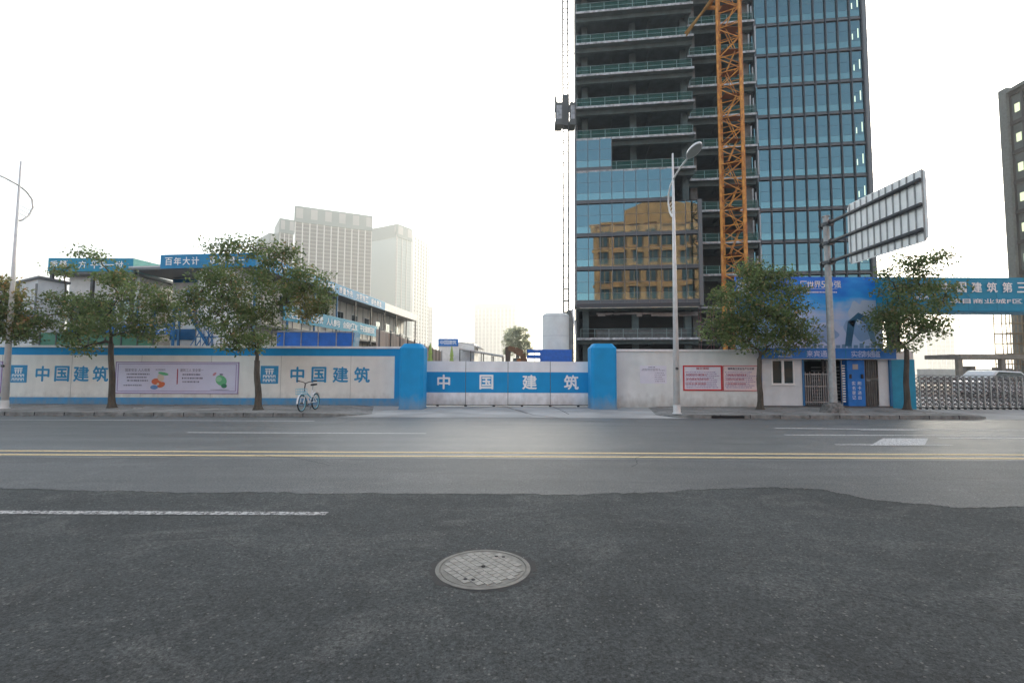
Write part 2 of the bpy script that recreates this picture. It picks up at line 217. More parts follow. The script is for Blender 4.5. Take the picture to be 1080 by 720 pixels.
# ------------------------------------------------------------------ mesh building
BASE = {}
def tag(o, label=None, cat=None, group=None, kind=None):
    if label: o['label'] = label
    if cat: o['category'] = cat
    if group: o['group'] = group
    if kind: o['kind'] = kind
    return o
def thing(name, loc, label, cat, group=None):
    o = bpy.data.objects.new(name, None); COL.objects.link(o); o.location = loc; o.empty_display_size = 0.2
    BASE[o.name] = Vector(loc); return tag(o, label, cat, group)
class MB:
    def __init__(s): s.v = []; s.f = []; s.m = []; s.mats = []; s.st = []; s.sf = []
    def mi(s, m):
        if m not in s.mats: s.mats.append(m)
        return s.mats.index(m)
    def add(s, vs, fs, m):
        k = len(s.v); i = s.mi(m); s.st.append(k); s.sf.append(len(s.f)); s.v.extend([tuple(x) for x in vs]); s.f.extend([tuple(k+j for j in f) for f in fs]); s.m.extend([i]*len(fs)); return s
    def hexa(s, c, m):   # c: 4 bottom corners ccw, 4 top corners
        return s.add(c, [(3, 2, 1, 0), (4, 5, 6, 7), (0, 1, 5, 4), (1, 2, 6, 5), (2, 3, 7, 6), (3, 0, 4, 7)], m)
    def box(s, x0, x1, y0, y1, z0, z1, m):
        return s.hexa([(x0, y0, z0), (x1, y0, z0), (x1, y1, z0), (x0, y1, z0), (x0, y0, z1), (x1, y0, z1), (x1, y1, z1), (x0, y1, z1)], m)
    def fbox(s, fr, s0, s1, t0, t1, z0, z1, m):   # box in a local frame fr(s,t,z)->world
        return s.hexa([fr(s0, t0, z0), fr(s1, t0, z0), fr(s1, t1, z0), fr(s0, t1, z0), fr(s0, t0, z1), fr(s1, t0, z1), fr(s1, t1, z1), fr(s0, t1, z1)], m)
    def tube(s, p0, p1, r0, m, r1=None, n=8):
        p0 = Vector(p0); p1 = Vector(p1); r1 = r0 if r1 is None else r1; d = (p1-p0)
        if d.length < 1e-6: return s
        d.normalize(); a = d.orthogonal().normalized(); b = d.cross(a); vs = []
        for p, r in ((p0, r0), (p1, r1)):
            for i in range(n):
                t = 2*math.pi*i/n; vs.append(p + (a*math.cos(t) + b*math.sin(t))*r)
        fs = [(i, (i+1) % n, n+(i+1) % n, n+i) for i in range(n)] + [tuple(range(n-1, -1, -1)), tuple(range(n, 2*n))]
        return s.add(vs, fs, m)
    def path(s, pts, r, m, n=8, r1=None):
        r1 = r if r1 is None else r1; pts = [Vector(p) for p in pts]; k = len(pts)-1; vs = []; ref = None
        for i, p in enumerate(pts):
            d = (pts[min(i+1, k)]-pts[max(i-1, 0)]).normalized()
            ref = d.orthogonal() if ref is None else (ref-d*ref.dot(d)); ref.normalize(); b = d.cross(ref); rr = r+(r1-r)*i/k
            vs += [p+(ref*math.cos(2*math.pi*j/n)+b*math.sin(2*math.pi*j/n))*rr for j in range(n)]
        s.add(vs, [(i*n+j, i*n+(j+1) % n, (i+1)*n+(j+1) % n, (i+1)*n+j) for i in range(k) for j in range(n)]+[tuple(range(n-1, -1, -1)), tuple(range(k*n, k*n+n))], m)
        return s
    def ring(s, c, ax, R0, r, m, n=28, k=6):
        c = Vector(c); ax = Vector(ax).normalized(); a = ax.orthogonal().normalized(); b = ax.cross(a); vs = []
        for i in range(n):
            t = 2*math.pi*i/n; e = a*math.cos(t)+b*math.sin(t)
            for j in range(k):
                q = 2*math.pi*j/k; vs.append(c + e*(R0 + r*math.cos(q)) + ax*r*math.sin(q))
        return s.add(vs, [(i*k+j, ((i+1) % n)*k+j, ((i+1) % n)*k+(j+1) % k, i*k+(j+1) % k) for i in range(n) for j in range(k)], m)
    def prism(s, pts, off, m):   # planar polygon pts swept by off
        n = len(pts); off = Vector(off); vs = [Vector(p) for p in pts]; vs += [p+off for p in vs[:n]]
        return s.add(vs, [tuple(range(n-1, -1, -1)), tuple(range(n, 2*n))] + [(i, (i+1) % n, n+(i+1) % n, n+i) for i in range(n)], m)
    def lathe(s, c, prof, m, n=24):
        c = Vector(c); vs = []
        for r, z in prof:
            for i in range(n): vs.append(c+Vector((r*math.cos(2*math.pi*i/n), r*math.sin(2*math.pi*i/n), z)))
        fs = [(j*n+i, j*n+(i+1) % n, (j+1)*n+(i+1) % n, (j+1)*n+i) for j in range(len(prof)-1) for i in range(n)] + [tuple(range(n-1, -1, -1)), tuple(range((len(prof)-1)*n, len(prof)*n))]
        return s.add(vs, fs, m)
    def build(s, name, parent=None, smooth=False, bevel=0):
        me = bpy.data.meshes.new(name); off = Vector((0, 0, 0)); q = parent
        while q is not None: off += Vector(q.location); q = q.parent
        me.from_pydata([(x-off.x, y-off.y, z-off.z) for x, y, z in s.v], [], s.f)
        for m in s.mats: me.materials.append(m)
        me.polygons.foreach_set('material_index', s.m)
        if smooth: me.polygons.foreach_set('use_smooth', [True]*len(s.f))
        me.update(); o = bpy.data.objects.new(name, me); COL.objects.link(o)
        if parent is not None: o.parent = parent
        if bevel:
            b = o.modifiers.new('b', 'BEVEL'); b.width = bevel; b.segments = 2; b.limit_method = 'ANGLE'
        return o
def each(mb, name, parent, **k):
    """one object per shape added to mb"""
    st = mb.st+[len(mb.v)]; sf = mb.sf+[len(mb.f)]
    for a, b, c, d in zip(st[:-1], st[1:], sf[:-1], sf[1:]):
        q = MB(); q.v = mb.v[a:b]; q.f = [tuple(i-a for i in f) for f in mb.f[c:d]]; q.mats = mb.mats; q.m = mb.m[c:d]; q.build(name, parent, **k)
def solo(mb, name, label, cat, group=None, **k):
    o = mb.build(name, **k); tag(o, label, cat, group); return o
def struct(mb, name, **k): return tag(mb.build(name, **k), kind='structure')

_TX = {}
def glyphs(txt, bold=0.0):
    key = (txt, bold)
    if key not in _TX:
        cu = bpy.data.curves.new('t', 'FONT'); cu.body = txt; cu.size = 1; cu.extrude = 0; cu.offset = 0; cu.resolution_u = 3
        o = bpy.data.objects.new('t', cu); COL.objects.link(o); dg = bpy.context.evaluated_depsgraph_get(); dg.update()
        me = o.evaluated_get(dg).to_mesh(); vs = [v.co.copy() for v in me.vertices]; fs = [tuple(p.vertices) for p in me.polygons]
        o.evaluated_get(dg).to_mesh_clear(); bpy.data.objects.remove(o); bpy.data.curves.remove(cu)
        if vs:
            x0 = min(v.x for v in vs); x1 = max(v.x for v in vs); y0 = min(v.y for v in vs); y1 = max(v.y for v in vs)
        else: x0 = x1 = y0 = y1 = 0
        _TX[key] = (vs, fs, x0, x1, y0, y1)
    return _TX[key]
def write(mb, txt, c, right, up, h, m, bold=0.012, width=None, lift=0.006):
    """txt centred on c, ink height h (or fitted to width)"""
    vs, fs, x0, x1, y0, y1 = glyphs(txt, bold)
    if not fs: return
    right = Vector(right).normalized(); up = Vector(up).normalized(); nrm = right.cross(up)
    k = h/max(0.7, y1-y0) if len(txt) > 1 or (y1-y0) > 0.5 else h/0.85
    kx = k if width is None else width/(x1-x0)
    c = Vector(c) + nrm*lift
    for j, (ox, oy) in enumerate(((0, 0), (1, 0), (-1, 0), (0, 1), (0, -1)) if bold > 0.013 else ((0, 0),)):
        o_ = right*(ox*bold*h*0.9) + up*(oy*bold*h*0.9) + nrm*(j*0.0006)
        mb.add([c + o_ + right*((v.x-(x0+x1)/2)*kx) + up*((v.y-(y0+y1)/2)*k) for v in vs], fs, m)
def spaced(mb, txt, p0, p1, h, m, right=None, up=(0, 0, 1), bold=0.012):
    p0 = Vector(p0); p1 = Vector(p1); r = right or (p1-p0)
    for i, ch in enumerate(txt):
        if ch != ' ': write(mb, ch, p0+(p1-p0)*(i/max(1, len(txt)-1)), r, up, h, m, bold)
def dashes(mb, x0, x1, z0, z1, y, rows, m, seed=0):
    """rows of tiny unreadable print"""
    rd = random.Random(seed); 
    for i in range(rows):
        z = z1-(i+0.5)*(z1-z0)/rows; hh = (z1-z0)/rows*0.22; x = x0+rd.random()*0.05; xe = x1-rd.random()*(x1-x0)*0.25
        while x < xe:
            L = (0.018+rd.random()*0.035); mb.add([(x, y, z-hh), (x+L, y, z-hh), (x+L, y, z+hh), (x, y, z+hh)], [(0, 1, 2, 3)], m); x += L+0.012+0.02*rd.random()

# ------------------------------------------------------------------ ground, road, pavements
mb = MB(); mb.add([(-3000, -400, -0.03), (3000, -400, -0.03), (3000, 3500, -0.03), (-3000, 3500, -0.03)], [(0, 1, 2, 3)], DIRT); struct(mb, 'ground')
KY = G(300, 439.5, 0).y
mb = MB(); mb.add([(-400, -9, 0), (400, -9, 0), (400, KY+0.02, 0), (-400, KY+0.02, 0)], [(0, 1, 2, 3)], ASPH); struct(mb, 'road')
YS = G(540, 484, 0).y
mb = MB(); mb.add([(-60, 4.0, 0.003), (60, 4.0, 0.003)]+[(60-2.0*k, YS+0.05*math.sin(k*1.3)+0.03*math.sin(k*3.1), 0.003) for k in range(61)], [tuple(range(63))], ASPM); struct(mb, 'road_lane')
# relaid near lane with a ragged edge
edge = [(-260, 512), (-120, 514), (0, 516), (80, 518), (150, 519), (200, 520.5), (280, 520), (345, 521.5), (430, 521), (520, 522), (600, 522.5), (660, 521), (705, 519.5), (730, 517.5), (760, 516), (800, 515), (840, 515.5), (868, 517), (890, 522), (911, 527), (945, 530), (975, 533), (1013, 536.5), (1050, 536), (1080, 535.5), (1200, 535), (1350, 537)]
pts = []
for (a, b), (c, d) in zip(edge[:-1], edge[1:]):
    for k in range(14):
        t = k/14; pts.append(G(a+(c-a)*t, b+(d-b)*t + random.uniform(-0.6, 0.6) + 0.5*math.sin((a+(c-a)*t)*0.11)*math.sin((a+(c-a)*t)*0.037), 0.0))
mb = MB(); n = len(pts); zt = 0.012
near = [Vector((-40, -3, zt)), Vector((-40, pts[0].y, zt))] + [Vector((p.x, p.y, zt)) for p in pts] + [Vector((40, pts[-1].y, zt)), Vector((40, -3, zt))]
mb.add(near, [tuple(range(len(near)-1, -1, -1))], ASPN); struct(mb, 'road_patch')
mb = MB()
for i in range(len(pts)-1):
    wd = 0.012+0.05*abs(math.sin(i*0.37))*random.random(); a, b = pts[i], pts[i+1]
    mb.add([(a.x, a.y-0.01, 0.0155), (b.x, b.y-0.01, 0.0155), (b.x, b.y+wd, 0.0045), (a.x, a.y+wd, 0.0045)], [(0, 1, 2, 3)], SEAM)
struct(mb, 'road_seam')
mb = MB(); rd = random.Random(9)
def crack(p, ang, n_, w, z=0.0135, st=0.12):
    x, y = p; q0 = Vector((x, y, z))
    for i in range(n_):
        ang += rd.uniform(-0.6, 0.6)*0.5; q1 = q0+Vector((math.cos(ang), math.sin(ang)*0.7, 0))*st; d_ = (q1-q0).normalized().cross(Vector((0, 0, 1)))*w*rd.uniform(0.4, 1)
        mb.add([q0-d_, q1-d_, q1+d_, q0+d_], [(0, 1, 2, 3)], SEAM); q0 = q1
for x, y, a_, n_ in ((G(60, 560, 0).x, G(60, 560, 0).y, 0.2, 26), (G(640, 560, 0).x, G(640, 560, 0).y, 0.1, 18), (G(820, 620, 0).x, G(820, 620, 0).y, -0.4, 12)): crack((x, y), a_, n_, 0.004)
for x, y, a_, n_ in ((-14, 7.6, 0.02, 60), (3, 11, 0.0, 50), (-9, 13.4, 0.05, 40), (2, 8.0, 1.3, 8)): crack((x, y), a_, n_, 0.008, 0.0046, 0.2)
struct(mb, 'road_cracks')
# painted lines
mb = MB()
def stripe(x0, x1, y, w, m, z=0.004, dy=0.0):
    mb.add([(x0, y-w/2, z), (x1, y-w/2+dy, z), (x1, y+w/2+dy, z), (x0, y+w/2, z)], [(0, 1, 2, 3)], m)
YL = G(540, 478, 0).y; YL2 = G(540, 482, 0).y
for yy in (YL, YL2): stripe(-60, 60, yy+0.06, 0.13, LINEY)
YM = G(330, 456.5, 0).y
for k in range(-3, 4): stripe(-8.15+15*k, -2.15+15*k, YM, 0.12, LINEW)
stripe(-60, G(335, 443, 0).x, G(250, 443.5, 0).y, 0.12, LINEW)
stripe(G(820, 452, 0).x, G(985, 454, 0).x, G(860, 451.5, 0).y, 0.14, LINEW, dy=-0.25)
stripe(G(900, 452, 0).x, 40, G(980, 453.5, 0).y, 0.12, LINEW)
stripe(G(880, 468.5, 0).x, G(1000, 468.5, 0).x, G(950, 469, 0).y, 0.10, LINEW)
stripe(G(985, 461, 0).x, 30, G(1040, 462, 0).y, 0.14, LINEW)
a, b, c, d = G(918, 469.5, .006), G(975, 469.5, .006), G(979, 462, .006), G(931, 462, .006)
mb.add([a, b, c, d], [(0, 1, 2, 3)], LINEW)
struct(mb, 'road_markings')
mb = MB(); LY = G(200, 541, 0.012).y; xr = G(345, 541.5, 0.012).x
stripe(xr-6, xr, LY, 0.12, LINEN, 0.017); stripe(xr+9, xr+15, LY, 0.12, LINEN, 0.017); stripe(xr-21, xr-15, LY, 0.12, LINEN, 0.017)
struct(mb, 'road_lane_line')
# pavements with kerbs
PZ = 0.12; WY = 19.75
def pavement(xa, xb, name, endl, endr):
    """endl/endr: length over which the kerb sweeps back towards the wall at that end"""
    prof = []
    for i in range(13):
        t = i/12
        if endl: prof.append((xa-endl*(1-t), KY+1.4*(1-t)**2))
    if not endl: prof.append((xa, KY))
    x = xa+1
    while x < xb: prof.append((x, KY)); x += 2
    if endr:
        for i in range(13): t = i/12; prof.append((xb+endr*t, KY+1.4*t*t))
    else: prof.append((xb, KY))
    mb = MB(); kb = MB()
    for (x0, y0), (x1, y1) in zip(prof[:-1], prof[1:]):
        hz = lambda x: PZ*(max(0.15, 1-(xa-x)/endl) if endl and x < xa else (max(0.15, 1-(x-xb)/endr) if endr and x > xb else 1))
        z0, z1 = hz(x0), hz(x1)
        mb.add([(x0, y0+0.15, z0), (x1, y1+0.15, z1), (x1, WY+0.3, z1), (x0, WY+0.3, z0)], [(0, 1, 2, 3)], PAVE)
        kb.hexa([(x0, y0, -0.01), (x1, y1, -0.01), (x1, y1+0.15, -0.01), (x0, y0+0.15, -0.01), (x0, y0+0.02, z0+0.006), (x1, y1+0.02, z1+0.006), (x1, y1+0.15, z1+0.006), (x0, y0+0.15, z0+0.006)], KERB)
    struct(mb, 'sidewalk'); struct(kb, 'kerb')
GX0 = G(338, 440, 0).x; GX1 = G(720, 438, 0).x; GX2 = G(985, 438, 0).x
pavement(-120, GX0, 'l', 0, 1.7); pavement(GX1, GX2, 'r', 1.2, 1.6)
mb = MB()
def ramp(x0, x1, yb):
    mb.add([(x0, KY+0.02, 0.004), (x1, KY+0.02, 0.004), (x1, yb, 0.085), (x0, yb, 0.085)], [(0, 1, 2, 3)], APRON)
ramp(GX0+1.7-1.6, GX1-1.2+1.2, WY+0.6); ramp(GX2+0.2, 60, WY+9)
struct(mb, 'driveway')
mb = MB(); x = -40.0
while x < GX2:
    if x < GX0 or x > GX1: mb.box(x-0.008, x+0.008, KY-0.004, KY+0.155, 0.01, PZ+0.009, SLOT)
    x += 1.0
struct(mb, 'kerb_joints')
rd = random.Random(3); mb = MB(); DL = mat('dead_leaf', (0.20, 0.13, 0.06), 0.8, var=0.5, scale=5)
for i in range(520):
    tx = rd.choice([G(118, 431, PZ).x, G(272, 432, PZ).x, G(802, 432, PZ).x, G(957, 432, PZ).x, G(-22, 431, PZ).x]); x = tx+rd.gauss(0, 2.0); y = rd.choice([KY-0.10-abs(rd.gauss(0, 0.12)), KY+0.3+rd.random()*2.6, WY-0.15-abs(rd.gauss(0, 0.15))])
    if (x > GX0-0.2 and x < GX1) or x > GX2: continue
    z = (PZ if y > KY else 0.0)+0.012; a_ = rd.random()*6.3; L_ = rd.uniform(0.03, 0.06)
    mb.add([(x+L_*math.cos(a_), y+L_*math.sin(a_), z), (x-0.5*L_*math.sin(a_), y+0.5*L_*math.cos(a_), z+rd.uniform(0, 0.015)), (x-L_*math.cos(a_), y-L_*math.sin(a_), z), (x+0.5*L_*math.sin(a_), y-0.5*L_*math.cos(a_), z+rd.uniform(0, 0.015))], [(0, 1, 2, 3)], DL)
o = mb.build('fallen_leaves'); tag(o, 'scattered brown dead leaves on the pavement under the street trees', 'leaves', kind='stuff')
# drain slot in the kerb, tar cracks on the driveway
mb = MB(); a = G(744, 439, 0); mb.box(a.x-0.1, a.x+1.0, KY-0.012, KY+0.05, 0.015, 0.10, SLOT); solo(mb, 'kerb_drain', 'dark drain slot in the kerb in front of the red framed notices', 'drain')
mb = MB()
crk = [[(505, 428), (530, 431), (548, 434), (562, 438), (590, 441)], [(520, 428), (535, 431), (556, 437)], [(578, 429), (592, 434), (600, 437.5)], [(555, 440), (600, 443), (640, 445)]]
for c in crk:
    q = [G(x, y, 0) for x, y in c]
    for p in q: p.z = 0.004+max(0, (p.y-KY))*0.081/(WY+0.6-KY)+0.005
    for a, b in zip(q[:-1], q[1:]):
        d = (b-a).normalized().cross(Vector((0, 0, 1)))*0.018; mb.add([a-d, b-d, b+d, a+d], [(0, 1, 2, 3)], SEAM)
struct(mb, 'driveway_cracks')

# manhole
MC = G(509.5, 599, 0.012); MRx = (G(560, 599, 0.012).x-G(459.5, 599, 0.012).x)/2-0.022
mb = MB(); rd = random.Random(5); n_ = 64; vs = []
for rr, z in ((MRx+0.005, 0.0185), (MRx+0.05, 0.0165)):
    for i in range(n_): q_ = rr+(0 if rr < MRx+0.01 else rd.uniform(-0.02, 0.035)); vs.append((MC.x+q_*math.cos(2*math.pi*i/n_), MC.y+q_*math.sin(2*math.pi*i/n_), z-0.003))
mb.add(vs, [(i, n_+i, n_+(i+1) % n_, (i+1) % n_) for i in range(n_)], SEAM); struct(mb, 'road_tar_collar')
t = thing('manhole_cover', (MC.x, MC.y, 0.012), 'round cast iron manhole cover with waffle pattern in the near asphalt', 'manhole cover')
mb = MB(); mb.lathe((MC.x, MC.y, 0.012), [(MRx+0.02, -0.01), (MRx+0.02, 0.006), (MRx-0.012, 0.009), (MRx-0.018, 0.001)], IRON, 64); mb.build('rim', t)
mb = MB(); mb.lathe((MC.x, MC.y, 0.012), [(MRx-0.022, -0.01), (MRx-0.022, 0.006)], IRON, 64)
ca, sa = math.cos(R(38)), math.sin(R(38)); st = 0.062
for i in range(-16, 17):
    for j in range(-16, 17):
        cx, cy = i*st, j*st+(0.5*st if i % 2 else 0); wx, wy = st*0.455, st*0.455
        if math.hypot(cx, cy) < MRx-0.052:
            q = [(MC.x+ca*(cx+u)-sa*(cy+v), MC.y+sa*(cx+u)+ca*(cy+v)) for u, v in ((-wx, -wy), (wx, -wy), (wx, wy), (-wx, wy))]
            if (i, j) in ((0, 0),): continue
            mb.hexa([(x, y, 0.012) for x, y in q]+[(x, y, 0.0225) for x, y in q], IRON2)
mb.build('cover', t)
mb = MB()
for dx, dy in ((0.10, 0.22), (0.16, 0.21), (-0.12, -0.22), (-0.06, -0.23), (0.0, 0.02)):
    mb.lathe((MC.x+dx, MC.y+dy, 0.012), [(0.016, 0.0), (0.016, 0.0118)], SLOT, 10)
each(mb, 'lifting_hole', t)

# ------------------------------------------------------------------ left boundary wall
def wx(px, Y=WY): return P(px, 400, Y).x
def zz(py, px, Y=WY): return P(px, py, Y).z
XL, XR = -34.0, wx(423); TZ = 2.46
t = thing('boundary_wall', (-20, WY, 0), 'off-white boundary wall with blue bands and lettering left of the gate', 'wall')
mb = MB(); mb.box(XL, XR, WY, WY+0.24, 0, TZ, WALLW)
mb.build('wall_body', t)
mb = MB(); JT = mat('wall_joint', (0.34, 0.33, 0.31), 0.8); x = XL+1.2
while x < XR-0.5: mb.box(x-0.006, x+0.006, WY-0.0045, WY+0.002, 0.40, TZ-0.31, JT); x += 2.9
mb.build('panel_joint', t)
mb = MB(); mb.box(XL, XR+0.02, WY-0.05, WY+0.29, TZ, TZ+0.09, WHITE); mb.build('cap', t, bevel=0.01)
mb = MB(); mb.box(XL, XR, WY-0.004, WY+0.01, TZ-0.31, TZ-0.003, BLUE); mb.box(XL, XR, WY-0.004, WY+0.01, PZ-0.03, 0.40, BLUE); mb.box(wx(416), XR, WY-0.008, WY+0.01, PZ-0.03, TZ-0.006, BLUE); mb.build('blue_band', t)
ZC = zz(394, 70)
def logo(x, z, s, y, par, name='logo'):
    mb = MB(); mb.box(x-s/2, x+s/2, y-0.008, y+0.005, z-s/2, z+s/2, LBLUE)
    k = s/12; yy = y-0.012
    def r(a, b, c, d): mb.add([(x+a*k, yy, z+c*k), (x+b*k, yy, z+c*k), (x+b*k, yy, z+d*k), (x+a*k, yy, z+d*k)], [(0, 1, 2, 3)], LETW)
    r(-2.9, 2.9, 3.3, 4.1); r(-2.2, -1.4, 0.3, 3.0); r(-0.4, 0.4, 0.3, 3.0); r(1.4, 2.2, 0.3, 3.0); r(-2.9, 2.9, 2.0, 2.5)
    for row in (-0.9, -3.6):
        for i in range(4):
            a = -4.2+i*2.2; r(a, a+1.8, row, row+0.6); r(a, a+0.45, row-1.3, row); r(a+1.35, a+1.8, row-1.3, row)
    mb.build(name, par)
logo(wx(19), zz(394, 19), 0.72, WY, t); logo(wx(284), zz(395, 284), 0.74, WY, t)
mb = MB(); spaced(mb, '中国建筑', (wx(44.6), WY, ZC), (wx(105.8), WY, ZC), 0.62, LBLUE, bold=0.03)
spaced(mb, '中国建筑', (wx(313.5), WY, zz(395, 350)), (wx(381.7), WY, zz(395, 350)), 0.62, LBLUE, bold=0.03); mb.build('lettering', t)

def poster(x0, x1, z0, z1, label):
    y = WY-0.03; t = thing('poster', ((x0+x1)/2, WY, z0), label, 'poster', 'lilac posters on the left wall')
    mb = MB(); mb.box(x0, x1, y, WY-0.001, z0, z1, POSTER); mb.build('sheet', t)
    mb = MB(); i = 0.10
    for a, b, c, d in ((x0+i, x1-i, z1-i, z1-i+0.02), (x0+i, x1-i, z0+i, z0+i+0.02), (x0+i, x0+i+0.02, z0+i, z1-i), (x1-i-0.02, x1-i, z0+i, z1-i), (x0, x1, z0, z0+0.03), (x1-0.03, x1, z0, z1), (x0, x0+0.03, z0, z1), (x0, x1, z1-0.03, z1)):
        mb.box(a, b, y-0.006, y, c, d, PURP)
    mb.build('border', t)
    W = x1-x0; H = z1-z0; mb = MB(); X = lambda u: x0+u*W; Z = lambda v: z0+v*H; yl = y-0.004
    write(mb, '国家安全 人人有责', (X(0.18), y, Z(0.74)), (1, 0, 0), (0, 0, 1), 0.13, INK, width=0.20*W); write(mb, '讲文明树新风', (X(0.365), y, Z(0.75)), (1, 0, 0), (0, 0, 1), 0.08, INK, width=0.08*W)
    dashes(mb, X(0.09), X(0.30), Z(0.36), Z(0.66), yl, 3, INK, 3); dashes(mb, X(0.07), X(0.22), Z(0.22), Z(0.3), yl, 1, INK, 4)
    write(mb, '建筑工人 安全第一', (X(0.62), y, Z(0.74)), (1, 0, 0), (0, 0, 1), 0.13, INK, width=0.19*W)
    dashes(mb, X(0.54), X(0.72), Z(0.32), Z(0.66), yl, 3, INK, 5)
    mb.box(X(0.5), X(0.508), y-0.005, y-0.001, Z(0.3), Z(0.78), RINK)
    mb.build('print', t)
    # two small cartoon drawings
    mb = MB(); og = mat('cartoon_orange', (0.6, 0.13, 0.04), 0.6); gr = mat('cartoon_green', (0.12, 0.42, 0.2), 0.6); bl = mat('cartoon_blue', (0.12, 0.25, 0.5), 0.6); cr = mat('cartoon_cream', (0.6, 0.5, 0.4), 0.6); pk = mat('cartoon_pink', (0.6, 0.25, 0.3), 0.6)
    def blob(u, v, rx, rz, m, lift, rot=0):
        mb.add([(X(u)+rx*math.cos(q)*math.cos(rot)-rz*math.sin(q)*math.sin(rot), y-lift, Z(v)+rx*math.cos(q)*math.sin(rot)+rz*math.sin(q)*math.cos(rot)) for q in [2*math.pi*k/20 for k in range(20)]], [tuple(range(20))], m)
    blob(0.335, 0.38, 0.20, 0.13, og, .005); blob(0.375, 0.28, 0.17, 0.11, og, .006, 0.4); blob(0.32, 0.2, 0.16, 0.09, bl, .007); blob(0.37, 0.5, 0.13, 0.16, cr, .008, 0.5); blob(0.39, 0.63, 0.22, 0.06, gr, .009, -0.2); blob(0.35, 0.30, 0.05, 0.05, cr, .010)
    blob(0.86, 0.42, 0.25, 0.20, gr, .005, -0.6); blob(0.885, 0.25, 0.12, 0.09, mat('cartoon_dkgreen', (0.03, 0.2, 0.1), 0.6), .006); blob(0.84, 0.46, 0.13, 0.1, mat('cartoon_ltgreen', (0.3, 0.55, 0.35), 0.6), .007); blob(0.805, 0.62, 0.09, 0.05, pk, .008, 0.7); blob(0.86, 0.61, 0.08, 0.03, INK, .009)
    blob(0.85, 0.13, 0.42, 0.012, INK, .005)
    mb.build('drawing', t)
PZ0, PZ1 = zz(415, 180), zz(381.5, 180)
poster(wx(122), wx(252), PZ0, PZ1, 'lilac poster with an orange and a green cartoon between the two left trees')
poster(wx(-130), wx(2.5), PZ0, PZ1, 'lilac poster cut off behind the left lamp post')

# pillars
def pillar(px0, px1, label, ptop=362.0):
    Y0 = G((px0+px1)/2, 430.5, 0.1).y; x0, x1 = P(px0, 400, Y0).x, P(px1, 400, Y0).x; z = zz(ptop, (px0+px1)/2, Y0); dd = x1-x0; b = 0.18
    t = thing('gate_pillar', ((x0+x1)/2, Y0+dd/2, 0), label, 'pillar', 'blue pillars beside the sliding gate')
    prof = lambda i: [(x0+i, Y0+i), (x1-i, Y0+i), (x1-i, Y0+dd-i), (x0+i, Y0+dd-i)]
    mb = MB(); e = 0.05
    def octa(i, z): 
        q = prof(i); c = 0.10
        return [(q[0][0]+c, q[0][1], z), (q[1][0]-c, q[1][1], z), (q[1][0], q[1][1]+c, z), (q[2][0], q[2][1]-c, z), (q[2][0]-c, q[2][1], z), (q[3][0]+c, q[3][1], z), (q[3][0], q[3][1]-c, z), (q[0][0], q[0][1]+c, z)]
    L = [octa(0, 0.0), octa(0, z-b), octa(b*0.75, z)]; vs = sum(L, [])
    mb.add(vs, [(k*8+i, k*8+(i+1) % 8, k*8+8+(i+1) % 8, k*8+8+i) for k in range(2) for i in range(8)]+[tuple(range(16, 24))], BLUE)
    mb.build('shaft', t); 
    mb = MB(); vs = octa(-0.02, 0.03)+octa(-0.02, 0.10); mb.add(vs, [(i, (i+1) % 8, 8+(i+1) % 8, 8+i) for i in range(8)]+[tuple(range(8, 16))], BLUE); mb.build('plinth', t); return Y0, dd
PYL, PD = pillar(420.5, 446, 'blue pillar at the left end of the sliding gate'); pillar(624, 651, 'blue pillar at the right end of the sliding gate')

# sliding gate of four panels
GY = WY+0.15; gx0, gx1 = wx(446.5, GY), wx(625, GY); gz0, gz1 = zz(426.5, 540, GY), zz(381, 540, GY); b0, b1 = zz(414, 540, GY), zz(392.3, 540, GY)
t = thing('sliding_gate', ((gx0+gx1)/2, GY, 0), 'white metal gate with broad blue stripe and white characters between the blue pillars', 'gate')
W4 = (gx1-gx0)/4
for i, ch in enumerate('中国建筑'):
    x0 = gx0+i*W4+0.012; x1 = x0+W4-0.024; sag = (0.0, -0.015, 0.01, 0.0)[i]
    mb = MB(); mb.box(x0, x1, GY, GY+0.06, gz0+sag, gz1+sag*0.3, GATEW); mb.box(x0, x1, GY-0.005, GY, b0, b1, BLUE); p = mb.build('gate_panel', t)
    mb = MB(); write(mb, ch, (P((468, 513, 558.5, 602.5)[i], 403, GY).x, GY-0.006, zz(402.8, 540, GY)), (1, 0, 0), (0, 0, 1), 0.58, LETW, 0.03); mb.build('lettering', p)
mb = MB(); mb.box(gx0, gx1, GY+0.02, GY+0.05, gz0-0.04, gz0-0.005, DSTEEL)
for i in range(5):
    x = gx0+i*W4
    if 0 < i < 4: mb.box(x-0.01, x+0.01, GY+0.01, GY+0.05, gz0, gz1, DSTEEL)
mb.build('frame', t)
for k in range(6):
    x = gx0+0.6+k*(gx1-gx0-1.2)/5; mb = MB(); mb.tube((x, GY+0.02, gz0-0.06), (x, GY+0.055, gz0-0.06), 0.055, RUB, n=12); mb.build('wheel', t)

